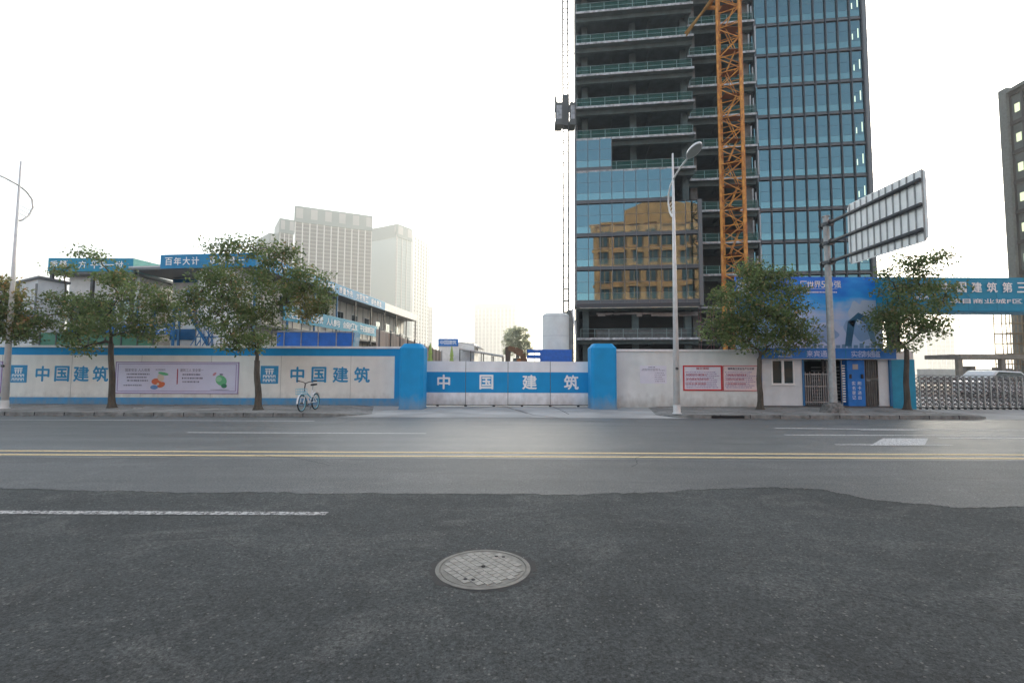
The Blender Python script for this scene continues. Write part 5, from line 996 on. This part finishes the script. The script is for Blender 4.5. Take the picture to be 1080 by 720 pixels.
for k in range(-1, NF+1):
    z = Z0+FH*k
    bare = k >= 4
    slab(0, SC0-0.2 if bare else SC0, 0.35 if not bare else 0.0, z)
    slab(SC0+0.02, SR0-0.6, TC, z-0.0)
    slab(SR0-0.05, SR1, TR+0.3, z)
    if 1 <= k <= 11: rail(SC0+0.3, SR0-0.8, TC+0.15, z)
    if 5 <= k <= 11: rail(0.1, SC0-0.5, 0.15, z)
rail(3.2, SC0-0.5, 0.15, Z0+FH*4)
rail(0.5, SC0-0.5, 0.4, Z0-FH, False)
for s in (1.2, 7.6, 14.2):
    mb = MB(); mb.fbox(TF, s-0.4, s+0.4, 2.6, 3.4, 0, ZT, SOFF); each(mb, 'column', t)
for s in (SC0+1.0, SR0-1.2): mb = MB(); mb.fbox(TF, s-0.45, s+0.45, TC+1.9, TC+2.8, 0, ZT, CONC); each(mb, 'column', t)
mb = MB(); mb.fbox(TF, 38.0, 38.3, TR+0.3, 30, 0, ZT, SPAN); mb.fbox(TF, 0.0, 0.3, 3.0, 30, 0, ZT, DCONC); mb.build('side_wall', t)
# return panels between the open middle and the right wing
mb = MB()
for k in range(0, 12):
    z = Z0+FH*k
    for j, (s, h0, h1) in enumerate(((SR0-0.45, 0.3, 3.6), (SR0-0.75, 0.1, 2.4), (SR0-1.0, 1.0, 3.0))):
        mb.fbox(TF, s-0.05, s+0.05, TC+0.3+j*0.35, TC+0.6+j*0.35, z+h0, z+h1, PALE if (k+j) % 3 else TG)
mb.fbox(TF, SR0-0.32, SR0-0.2, TR-0.5, TR+0.1, 4, ZT, MULLG); mb.build('return_panel', t)
# glazed cells: one shared mesh
def cell(frame_m):
    mb = MB(); W = 1.5; g = 0.045
    mb.box(g, W-g, 0.02, 0.06, 0.0, 0.42, SPAN); mb.box(g, W-g, 0.0, 0.05, 0.46, 1.32, TG); mb.box(g, W-g, 0.0, 0.05, 1.36, 2.72, VG); mb.box(g, W-g, 0.0, 0.05, 2.76, 4.12, VG); mb.box(0, W, 0.10, 0.14, 0, 4.3, SLOT)
    for z in (0.42, 1.32, 2.72): mb.box(g, W-g, 0.005, 0.05, z, z+0.04, frame_m)
    me = bpy.data.meshes.new('glass_panel'); me.from_pydata(mb.v, [], mb.f)
    for m in mb.mats: me.materials.append(m)
    me.polygons.foreach_set('material_index', mb.m); me.update(); return me
cm = {0: cell(MULLG), 1: cell(MULL)}
def put(kind, s, q, z, par):
    o = bpy.data.objects.new('glass_panel', cm[kind]); COL.objects.link(o); o.parent = par; o.location = TF(s, q, z)-TO
    o.rotation_euler = (random.uniform(-0.0035, 0.0035), 0, -TH+random.uniform(-0.004, 0.004)); return o
def mullions(s0, q, cells, kind, name):
    mb = MB(); cols = {}
    for c, k in cells: cols.setdefault(c, []).append(k)
    cs = sorted(cols); ed = {}
    for c in cs:
        for e_ in (c, c+1): ed.setdefault(e_, []).extend(cols[c])
    wv, pr = ((0.035, 0.07), (0.075, 0.20))[kind]
    for e_, ks in ed.items(): mb.fbox(TF, s0+e_*1.5-wv, s0+e_*1.5+wv, q-pr, q+0.09, Z0+FH*min(ks), Z0+FH*(max(ks)+1), (MULLG, MULL)[kind])
    rows = {}
    for c, k in cells: rows.setdefault(k, []).append(c)
    for k, cc in rows.items():
        a, b = s0+min(cc)*1.5, s0+(max(cc)+1)*1.5
        if kind: mb.fbox(TF, a, b, q-0.16, q-0.01, Z0+FH*k+0.0, Z0+FH*k+0.07, MULLG)
        else: mb.fbox(TF, a, b, q-0.03, q+0.0, Z0+FH*k+0.02, Z0+FH*k+0.08, MULLG)
    return mb.build(name, t)
L = [(c, k) for k in (0, 1, 2) for c in range(10)]+[(c, 3) for c in range(8)]+[(c, 4) for c in range(3)]
wa_ = mullions(0.0, 0.0, L, 0, 'curtain_wall')
for c, k in L: put(0, c*1.5, 0.0, Z0+FH*k, wa_)
mb = MB(); mb.fbox(TF, 15.02, 15.45, -0.12, 1.2, Z0-0.4, Z0+FH*3, MULLG); mb.fbox(TF, -0.25, -0.02, -0.1, 3.0, Z0-0.3, Z0+FH*5, MULLG); mb.fbox(TF, 0, 15, -0.08, 0.34, Z0-0.5, Z0-0.02, MULL); mb.fbox(TF, 0.4, 14.8, -0.14, -0.08, Z0-0.62, Z0-0.52, mat('drip_rail', (0.6, 0.55, 0.4), 0.5, col2=(0.2, 0.2, 0.2), scale=1.2)); mb.build('edge_fin', t)
Rr = [(c, k) for k in range(1, 14) for c in range(9)]; wb_ = mullions(SR0, TR, [(c, k) for k in range(-2, 14) for c in range(9)], 1, 'curtain_wall')
Rv = Rr[:55]
for c, k in Rv: put(1, SR0+c*1.5, TR, Z0+FH*k, wb_)
mb = MB(); me = cm[1]
for c, k in [(c, k) for k in range(-2, 14) for c in range(9) if (c, k) not in Rv]:
    Mx = Matrix.Translation(TF(SR0+c*1.5, TR, Z0+FH*k)) @ Matrix.Rotation(-TH+random.uniform(-0.0014, 0.0014), 4, 'Z') @ Matrix.Rotation(random.uniform(-0.0012, 0.0012), 4, 'X'); off = len(mb.v)
    mb.v.extend([tuple(Mx @ v.co) for v in me.vertices])
    for p in me.polygons: mb.f.append(tuple(off+i for i in p.vertices)); mb.m.append(mb.mi(me.materials[p.material_index]))
o = mb.build('upper_glass', wb_); o['kind'] = 'stuff'
mb = MB(); mb.fbox(TF, SR0+13.5, SR1+0.25, TR-0.2, TR+0.35, 1, ZT, MULLG); mb.fbox(TF, SR0-0.2, SR0-0.08, TR-0.25, TR+0.3, 1, ZT, MULLG)
LW = lit('strip_glow', (0.8, 1.0, 0.75), 0.40)  # bright strips on the last glass column, their glow added as emission
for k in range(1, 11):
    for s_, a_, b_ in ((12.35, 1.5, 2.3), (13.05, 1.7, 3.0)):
        q_ = MB(); q_.fbox(TF, SR0+s_-0.06+0.05*(k%2), SR0+s_+0.06+0.05*(k%2), TR-0.03, TR-0.01, Z0+FH*k+a_, Z0+FH*k+b_, LW); q_.build('bright_strip', wb_)
mb.build('edge_fin', t)
# base storeys
mb = MB(); mb.fbox(TF, 1.5, 15, 6.5, 6.8, 0, Z0-0.8, mat('base_dark', (0.035, 0.04, 0.042), 0.9)); mb.fbox(TF, 15, 24.2, TC+3, TC+3.3, 0, Z0+FH, mat('base_dark', (0.035, 0.04, 0.042), 0.9)); mb.build('inner_wall', t)
mb = MB(); mb.fbox(TF, 9.2, 15.0, -1.2, 0.3, 3.7, 4.0, EDGE); mb.fbox(TF, 2.5, 13.6, 0.9, 1.2, Z0-FH+0.02, Z0-FH+1.05, mat('base_parapet', (0.12, 0.13, 0.13), 0.9, var=0.3)); mb.build('parapet', t)
mb = MB(); rd = random.Random(4)
for k in range(26): s = rd.uniform(2, 14); mb.fbox(TF, s, s+rd.uniform(0.5, 2.5), 2.0, 2.06, Z0-1.0-rd.uniform(0, 0.5), Z0-0.95, STEEL)
mb.build('hung_pipe', t)
# scaffold beside the middle bay base
sc = thing('facade_scaffold', TF(16, -1.0, 0), 'tube scaffold with red couplers at the foot of the tower middle bay', 'scaffold'); mb = MB()
for i in range(5):
    s = 15.5+i*1.5
    for q in (1.6, 2.7): mb.tube(TF(s, q, 0), TF(s, q, 9.6), 0.04, mat('scaffold_red', (0.25, 0.12, 0.13), 0.6, var=0.4), n=6)
each(mb, 'standard', sc); mb = MB()
for z in [1.8*j for j in range(1, 6)]:
    for q in (1.6, 2.7): mb.tube(TF(15.3, q, z), TF(21.7, q, z), 0.035, STEEL, n=6)
    mb.fbox(TF, 15.3, 21.7, 1.65, 2.65, z-0.1, z-0.05, DSTEEL)
mb.build('ledger', sc)
mb = MB()
for i in range(4):
    for j in range(5): mb.tube(TF(15.5+i*1.5, 1.55, 1.8*j), TF(17+i*1.5, 1.55, 1.8*(j+1)), 0.03, mat('scaffold_red', (0.25, 0.12, 0.13), 0.6), n=5)
mb.build('brace', sc)

# hoist mast with cabins
hb = TF(-1.35, 0.6, 0); t = thing('construction_hoist', hb, 'thin lattice hoist mast with a cage running up the left edge of the tower', 'hoist')
mb = MB(); hw = 0.34; HT = 72.0; z = 0.0; HG = mat('hoist_grey', (0.11, 0.11, 0.11), 0.6, var=0.2)
cs = [(-hw, -hw), (hw, -hw), (hw, hw), (-hw, hw)]
for cx, cy in cs: mb.tube(hb+Vector((cx, cy, 0)), hb+Vector((cx, cy, HT)), 0.075, HG, n=6)
k = 0
while z < HT-1.5:
    for i in range(4):
        a_ = Vector((*cs[i], 0)); b_ = Vector((*cs[(i+1) % 4], 0)); mb.tube(hb+a_+Vector((0, 0, z)), hb+b_+Vector((0, 0, z)), 0.06, HG, n=5)
        if i in (1, 3): mb.tube(hb+a_+Vector((0, 0, z)), hb+b_+Vector((0, 0, z+1.5)), 0.02, HG, n=5)
    z += 1.5; k += 1
mb.build('mast', t)
cz0 = P(595, 135, hb.y).z; cz1 = P(595, 112, hb.y).z
HD_ = mat('hoist_dark', (0.10, 0.11, 0.11), 0.7)
mb = MB(); mb.box(hb.x-0.42, hb.x+0.42, hb.y-0.5, hb.y+0.45, cz0+0.1, P(595, 102, hb.y).z, HD_); mb.build('drive_unit', t)
for sgn_, w_ in ((-1, 0.95), (1, 0.75)):
    mb = MB(); xa = hb.x+sgn_*0.46; xb = xa+sgn_*w_; xa, xb = min(xa, xb), max(xa, xb); y0, y1 = hb.y-0.9, hb.y+0.9
    mb.box(xa, xb, y0, y1, cz0, cz0+0.75, HD_); mb.box(xa, xb, y0, y1, cz1-0.35, cz1, HD_)
    for x in (xa, xb-0.06): mb.box(x-0.05, x+0.11, y0, y0+0.06, cz0+0.75, cz1-0.35, HD_); mb.box(x, x+0.06, y1-0.06, y1, cz0+0.75, cz1-0.35, HD_)
    for j in range(1, 5): x = xa+(xb-xa)*j/5; mb.box(x-0.012, x+0.012, y0+0.01, y0+0.03, cz0+0.75, cz1-0.35, HG)
    mb.add([(xa, y0+0.03, cz0+0.75), (xb, y0+0.03, cz0+0.75), (xb, y0+0.03, cz1-0.35), (xa, y0+0.03, cz1-0.35)], [(0, 1, 2, 3)], mat('cage_mesh', (0.45, 0.47, 0.5), 0.7, var=0.4, scale=3) if 'cage_mesh' not in MATS else MATS['cage_mesh'])
    cg = mb.build('cage', t); mb = MB(); mb.box(xa+(0 if sgn_ < 0 else 0.2), xa+(0.25 if sgn_ < 0 else 0.45), hb.y-0.3, hb.y+0.3, cz1, cz1+(1.2 if sgn_ < 0 else 0.5), HD_); mb.build('motor', cg)
mb = MB(); 
for z in [8+9*j for j in range(7)]: mb.tube(hb+Vector((hw, 0, z)), TF(0.2, 1.8, z), 0.04, HG, n=5)
mb.build('wall_tie', t)
mb = MB(); mb.box(hb.x+0.1, hb.x+0.85, hb.y-1.0, hb.y+1.0, 0, P(600, 328, hb.y).z, CONC); mb.build('base_enclosure', t)
mb = MB(); mb.path([P(603, 322, 59), P(604, 330, 58.8), P(606, 340, 58.6), P(607, 352, 58.5)], 0.10, WHITE, 7); solo(mb, 'debris_chute', 'thin white chute hanging at the lower left corner of the tower', 'chute')

# tower crane mast
CYY = 52.0; cb = P(776, 285, CYY); cb = Vector((P(772, 160, CYY).x, CYY, 0)); t = thing('tower_crane', cb, 'orange lattice tower crane mast standing before the open middle floors', 'crane')
side = 1.14; phi = R(-30); CT = 72.0
cs = [(math.cos(phi+R(45+90*i))*side*1.414, math.sin(phi+R(45+90*i))*side*1.414) for i in range(4)]
mb = MB()
for cx, cy in cs:
    mb.tube(cb+Vector((cx, cy, 0)), cb+Vector((cx, cy, CT)), 0.15, ORANGE, n=4)
each(mb, 'mast_leg', t)
mb = MB(); bay = 1.75; z = 0; k = 0
while z < CT-bay:
    for i in range(4):
        a_ = Vector((*cs[i], z)); b_ = Vector((*cs[(i+1) % 4], z)); mb.tube(cb+a_, cb+b_, 0.055, ORANGE, n=5)
        u_, v_ = (a_, b_) if (k+i) % 2 else (b_, a_); mb.tube(cb+u_, cb+v_+Vector((0, 0, bay)), 0.06, ORANGE, n=5)
    z += bay; k += 1
mb.build('mast_bracing', t)
mb = MB(); z = 1.5; k = 0
while z < CT-3:
    a_ = 0.55*(1 if k % 2 else -1); mb.tube(cb+Vector((-a_, 0.1, z)), cb+Vector((a_, 0.1, z+2.6)), 0.05, ORANGE, n=5); mb.tube(cb+Vector((-a_, -0.3, z)), cb+Vector((a_, -0.3, z+2.6)), 0.05, ORANGE, n=5)
    mb.box(cb.x-0.9, cb.x+0.9, CYY-0.55, CYY+0.55, z-0.08, z-0.03, mat('crane_platform', (0.22, 0.07, 0.02), 0.7))
    z += 2.6; k += 1
mb.build('ladder', t)
mb = MB()
for ang in (0, 90, 180, 270): pass
z_t = P(756, 4, CYY).z
fr_ = 1.75
mb.box(cb.x-fr_, cb.x+fr_, CYY-fr_, CYY-fr_+0.25, z_t+0.6, z_t+0.95, ORANGE); mb.box(cb.x-fr_, cb.x+fr_, CYY+fr_-0.25, CYY+fr_, z_t+0.6, z_t+0.95, ORANGE); mb.box(cb.x-fr_, cb.x-fr_+0.25, CYY-fr_+0.25, CYY+fr_-0.25, z_t+0.6, z_t+0.95, ORANGE); mb.box(cb.x+fr_-0.25, cb.x+fr_, CYY-fr_+0.25, CYY+fr_-0.25, z_t+0.6, z_t+0.95, ORANGE); mb.build('tie_collar', t)
e0 = P(723, 35, 57.6); s0_ = Vector((cb.x-fr_+0.1, CYY+0.6, z_t+0.75)); TYE = mat('tie_yellow', (0.50, 0.27, 0.07), 0.6, var=0.3)
mb = MB(); mb.tube(s0_, e0, 0.16, TYE, n=6); mb.tube(s0_+Vector((0, -0.9, 0.2)), e0+Vector((0.1, 0, -0.35)), 0.12, TYE, n=6)
for k in range(6): f_ = (k+0.5)/6; mb.tube((s0_).lerp(e0, f_), (s0_+Vector((0, -0.9, 0.2))).lerp(e0+Vector((0.1, 0, -0.35)), min(1, f_+0.08)), 0.05, TYE, n=4)
mb.build('tie_strut', t)

# ------------------------------------------------------------------ dark frame building and scaffold at the right
X0 = 66.0; t = thing('office_block', (X0, 62, 0), 'dark unfinished office block with rows of bright openings at the right edge', 'building')
zt = P(1055, 97, 62).z; FHt = 4.0; DBL = mat('block_column', (0.15, 0.175, 0.18), 0.7, var=0.2); DB = mat('block_dark', (0.12, 0.145, 0.155), 0.7, var=0.3, scale=0.5)
mb = MB(); mb.box(X0+0.6, X0+24, 38, 61.4, 0, zt-0.6, DB); mb.build('wall', t)
mb = MB(); mb.box(X0+0.0, X0+1.2, 61.4, 62.4, 0, zt+0.2, DBL); mb.box(X0, X0+24, 37.4, 61.39, zt-0.6, zt-0.2, DBL)
k = 0; z = zt-0.6
while z > 4:
    mb.box(X0+0.35, X0+0.6, 38, 61.4, z-0.5, z, MULL); z -= FHt
for j in range(16): y = 61.4-1.55*j; mb.box(X0+0.4, X0+0.6, y-0.12, y+0.12, 0, zt-0.6, MULL)
mb.build('frame', t)
z = zt-0.6; BO = lit('opening_glow', (0.85, 1.0, 0.6), 0.38); i_ = 0  # brightness of the openings is put into the pane material as emission
while z > 6:
    for j in range(12):
        y = 61.4-1.55*j
        mb = MB(); w1 = 0.45 if j % 2 == 0 else 0.3; mb.box(X0+0.52, X0+0.59, y-1.1, y-1.1+w1*1.3, z-2.9, z-1.8, BO); mb.build('window', t)
    z -= FHt; i_ += 1
t = thing('scaffold_tower', (63, 60, 0), 'steel scaffold tower glowing in the haze below the teal sign', 'scaffold'); mb = MB(); SB = mat('scaffold_brown', (0.22, 0.17, 0.11), 0.7, var=0.3)
sx0, sx1 = P(1057, 350, 60).x, P(1100, 350, 60).x; szt = P(1060, 322, 60).z
for i in range(6):
    x = sx0+(sx1-sx0)*i/5
    for y in (59.5, 61): mb.tube((x, y, 0), (x, y, szt), 0.06, SB, n=5)
each(mb, 'standard', t); mb = MB()
for z in [1.3*j for j in range(1, int(szt/1.3)+1)]:
    for y in (59.5, 61): mb.tube((sx0, y, z), (sx1, y, z), 0.055, SB, n=5)
    if int(z/1.3) % 2: mb.box(sx0, sx1, 59.55, 60.95, z-0.12, z-0.06, SB)
mb.build('ledger', t)
t = thing('concrete_frame', (50, 46, 0), 'low unfinished concrete frame behind the accordion gate', 'structure'); Yp = 46
xa, xb = P(1013, 380, Yp).x, P(1130, 380, Yp).x; z1 = P(1020, 374.5, Yp).z; z0 = P(1020, 378, Yp).z; PC = mat('hazy_concrete', (0.25, 0.23, 0.20), 0.9, var=0.25)
mb = MB(); mb.box(xa, xb, Yp, Yp+4, z0, z1+0.1, PC); mb.build('beam', t); mb = MB()
for x in (xa+0.2, xa+4.4, xa+8): mb.box(x-0.2, x+0.2, Yp+0.2, Yp+0.6, 0, z0, PC)
each(mb, 'column', t)
mb = MB()
rd = random.Random(2)
for k in range(9): x = xa+1.0+k*0.9; mb.box(x, x+0.5, Yp+1, Yp+1.6, 0, 1.2+rd.random()*1.0, CONC)
solo(mb, 'machinery_row', 'pale machinery standing under the low concrete frame', 'machinery')
mb = MB(); mb.box(P(968, 390, 70).x, P(1300, 390, 70).x, 70, 70.15, 0, P(1000, 389.2, 70).z, PALE)
solo(mb, 'site_wall', 'distant pale site wall seen through the accordion gate', 'wall')
# white car behind the accordion gate
cx, cy = P(1074, 395, 27).x, 27.0; t = thing('parked_car', (cx, cy, 0), 'white car parked behind the accordion gate under the teal sign', 'car'); CW = mat('car_white', (0.72, 0.73, 0.74), 0.3)
side_ = [(-2.2, 0.35), (2.2, 0.35), (2.25, 0.75), (1.9, 0.95), (0.9, 1.02), (0.2, 1.62), (-1.2, 1.68), (-1.9, 1.1), (-2.25, 1.0)]
mb = MB(); mb.prism([(cx+a, cy, z) for a, z in side_], (0, 1.75, 0), CW); mb.build('body', t, bevel=0.06)
mb = MB()
for y in (cy-0.012, cy+1.752): mb.prism([(cx+0.75, y, 1.05), (cx+0.15, y, 1.55), (cx-1.1, y, 1.6), (cx-1.6, y, 1.1)], (0, 0.01, 0), WINDK)
mb.build('window', t)
for a in (-1.35, 1.35):
    for y in (cy+0.08, cy+1.67): mb = MB(); mb.tube((cx+a, y-0.11, 0.33), (cx+a, y+0.11, 0.33), 0.33, RUB, n=20); wl = mb.build('wheel', t); mb = MB(); mb.tube((cx+a, y-0.12, 0.33), (cx+a, y+0.12, 0.33), 0.2, STEEL, n=16); mb.build('rim', wl)

# ------------------------------------------------------------------ far high-rises
def far_block(name, label, p0, p1, depth, H, crown, bays, m_wall, m_win, m_crown, floor=3.4, pier=0.16):
    """p0->p1 front face, bays = number of glazed bays"""
    p0 = Vector((*p0, 0)); p1 = Vector((*p1, 0)); d_ = (p1-p0); Lh = d_.length; d_.normalize(); n_ = Vector((-d_.y, d_.x, 0))
    fr = lambda s, q, z: p0+d_*s+n_*q+Vector((0, 0, z))
    t = thing(name, p0, label, 'building'); mb = MB(); mb.fbox(fr, 0, Lh, 0.6, depth, 0, H-crown, m_wall); mb.build('wall', t)
    bw = Lh/bays; pw = bw*pier
    for side in (0, 1):
        nb = bays if side == 0 else max(2, int(depth/bw))
        for i in range(nb):
            mb = MB()
            if side == 0:
                mb.fbox(fr, i*bw, i*bw+pw, -0.5, 0.6, 0, H-crown+1, FARW)
                z = H-crown-floor
                while z > 8: mb.fbox(fr, i*bw+pw, (i+1)*bw, 0.3, 0.59, z, z+floor*0.62, m_win); z -= floor
            else:
                w2 = depth/nb; z = H-crown-floor; mb.fbox(fr, Lh, Lh+0.6, i*w2, i*w2+w2*0.3, 0, H-crown+1, FARW)
                while z > 8: mb.fbox(fr, Lh+0.01, Lh+0.3, i*w2+w2*0.3, (i+1)*w2, z, z+floor*0.55, m_win); z -= floor
            mb.build('window_strip', t)
    if crown > 0.5:
        mb = MB(); mb.fbox(fr, -0.6, Lh+0.8, -0.7, depth, H-crown, H, m_crown)
        mb.build('crown', t); 
        for i in range(bays):
            if i % 2 == 0: mb = MB(); mb.fbox(fr, i*bw+pw, i*bw+bw*1.1, -0.9, -0.71, H-crown*0.75, H-crown*0.12, FARP); mb.build('crown_panel', t)
    return t
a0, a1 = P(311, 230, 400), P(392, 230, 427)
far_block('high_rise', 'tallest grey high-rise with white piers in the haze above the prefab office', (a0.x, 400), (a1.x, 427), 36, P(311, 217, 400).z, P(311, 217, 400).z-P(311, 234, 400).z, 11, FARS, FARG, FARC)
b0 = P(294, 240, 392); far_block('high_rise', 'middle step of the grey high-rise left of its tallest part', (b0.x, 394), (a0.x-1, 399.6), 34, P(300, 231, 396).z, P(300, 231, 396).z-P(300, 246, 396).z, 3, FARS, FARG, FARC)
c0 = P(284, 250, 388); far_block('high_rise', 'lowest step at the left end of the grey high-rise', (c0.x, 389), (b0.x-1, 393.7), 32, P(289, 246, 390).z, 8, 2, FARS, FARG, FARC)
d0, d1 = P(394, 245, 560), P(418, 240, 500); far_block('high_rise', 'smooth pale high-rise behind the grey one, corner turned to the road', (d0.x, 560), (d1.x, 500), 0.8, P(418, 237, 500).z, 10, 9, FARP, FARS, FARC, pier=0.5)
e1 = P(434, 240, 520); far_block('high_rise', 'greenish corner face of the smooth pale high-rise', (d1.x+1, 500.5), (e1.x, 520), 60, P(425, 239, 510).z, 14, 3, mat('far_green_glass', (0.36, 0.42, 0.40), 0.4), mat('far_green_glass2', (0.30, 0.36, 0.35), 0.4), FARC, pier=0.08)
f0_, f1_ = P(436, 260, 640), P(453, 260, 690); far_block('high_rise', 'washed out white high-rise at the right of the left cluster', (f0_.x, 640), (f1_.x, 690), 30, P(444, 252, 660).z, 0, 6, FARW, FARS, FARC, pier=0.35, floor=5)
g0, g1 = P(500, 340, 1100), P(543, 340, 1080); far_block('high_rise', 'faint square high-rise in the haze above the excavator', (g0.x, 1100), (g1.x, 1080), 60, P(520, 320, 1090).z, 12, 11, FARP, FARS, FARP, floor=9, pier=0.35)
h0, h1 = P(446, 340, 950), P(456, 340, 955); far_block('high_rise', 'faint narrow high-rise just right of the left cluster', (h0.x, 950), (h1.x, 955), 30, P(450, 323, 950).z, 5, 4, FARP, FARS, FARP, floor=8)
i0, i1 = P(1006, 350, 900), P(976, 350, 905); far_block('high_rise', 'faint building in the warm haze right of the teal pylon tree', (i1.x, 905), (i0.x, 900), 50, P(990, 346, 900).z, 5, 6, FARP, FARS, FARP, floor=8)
# golden building behind the viewer, mirrored in the tower glass
t = thing('ornate_building', (20, -45, 0), 'ornate golden building seen mirrored in the tower glass', 'building'); GX0_, GX1_, GT = 1.5, 52.0, 56.0
mb = MB(); mb.box(GX0_, GX1_, -70, -45, 0, GT-4, GOLD); mb.box(12, 40, -69, -45, GT-4, GT, GOLD); mb.prism([(12, -45, GT), (40, -45, GT), (26, -45, GT+4.5)], (0, -6, 0), GOLD); mb.build('wall', t)
mb = MB()
for z in (6, 18, 30, 42, GT-5): mb.box(GX0_-0.4, GX1_+0.4, -44.98, -44.2, z, z+0.9, GOLD)
for k in range(10): x = GX0_+0.8+k*5.5; mb.box(x-0.7, x+0.7, -44.98, -44.0, 0, GT-5, GOLD)
mb.build('cornice', t)
for k in range(9):
    for z in range(2, 50, 6):
        x = GX0_+0.8+k*5.5+1.2; mb = MB(); mb.box(x, x+3.1, -44.98, -44.9, z, z+4.9, mat('gold_building_window', (0.03, 0.035, 0.045), 0.6)); mb.box(x+1.45, x+1.65, -44.9, -44.85, z, z+4.9, GOLD); mb.build('window', t)

# ------------------------------------------------------------------ haze
mb = MB(); mb.box(-1500, 1500, -330, 1700, -1.2, 240, None); mb.mats = []
me_o = mb.build('haze'); me_o['kind'] = 'stuff'
m = bpy.data.materials.new('haze_air'); m.use_nodes = True; n = m.node_tree; n.nodes.clear(); o = n.nodes.new('ShaderNodeOutputMaterial'); v = n.nodes.new('ShaderNodeVolumePrincipled')
v.inputs['Color'].default_value = (0.97, 0.96, 0.93, 1); v.inputs['Density'].default_value = 0.0007; v.inputs['Anisotropy'].default_value = 0.3; n.links.new(v.outputs[0], o.inputs['Volume']); me_o.data.materials.append(m)
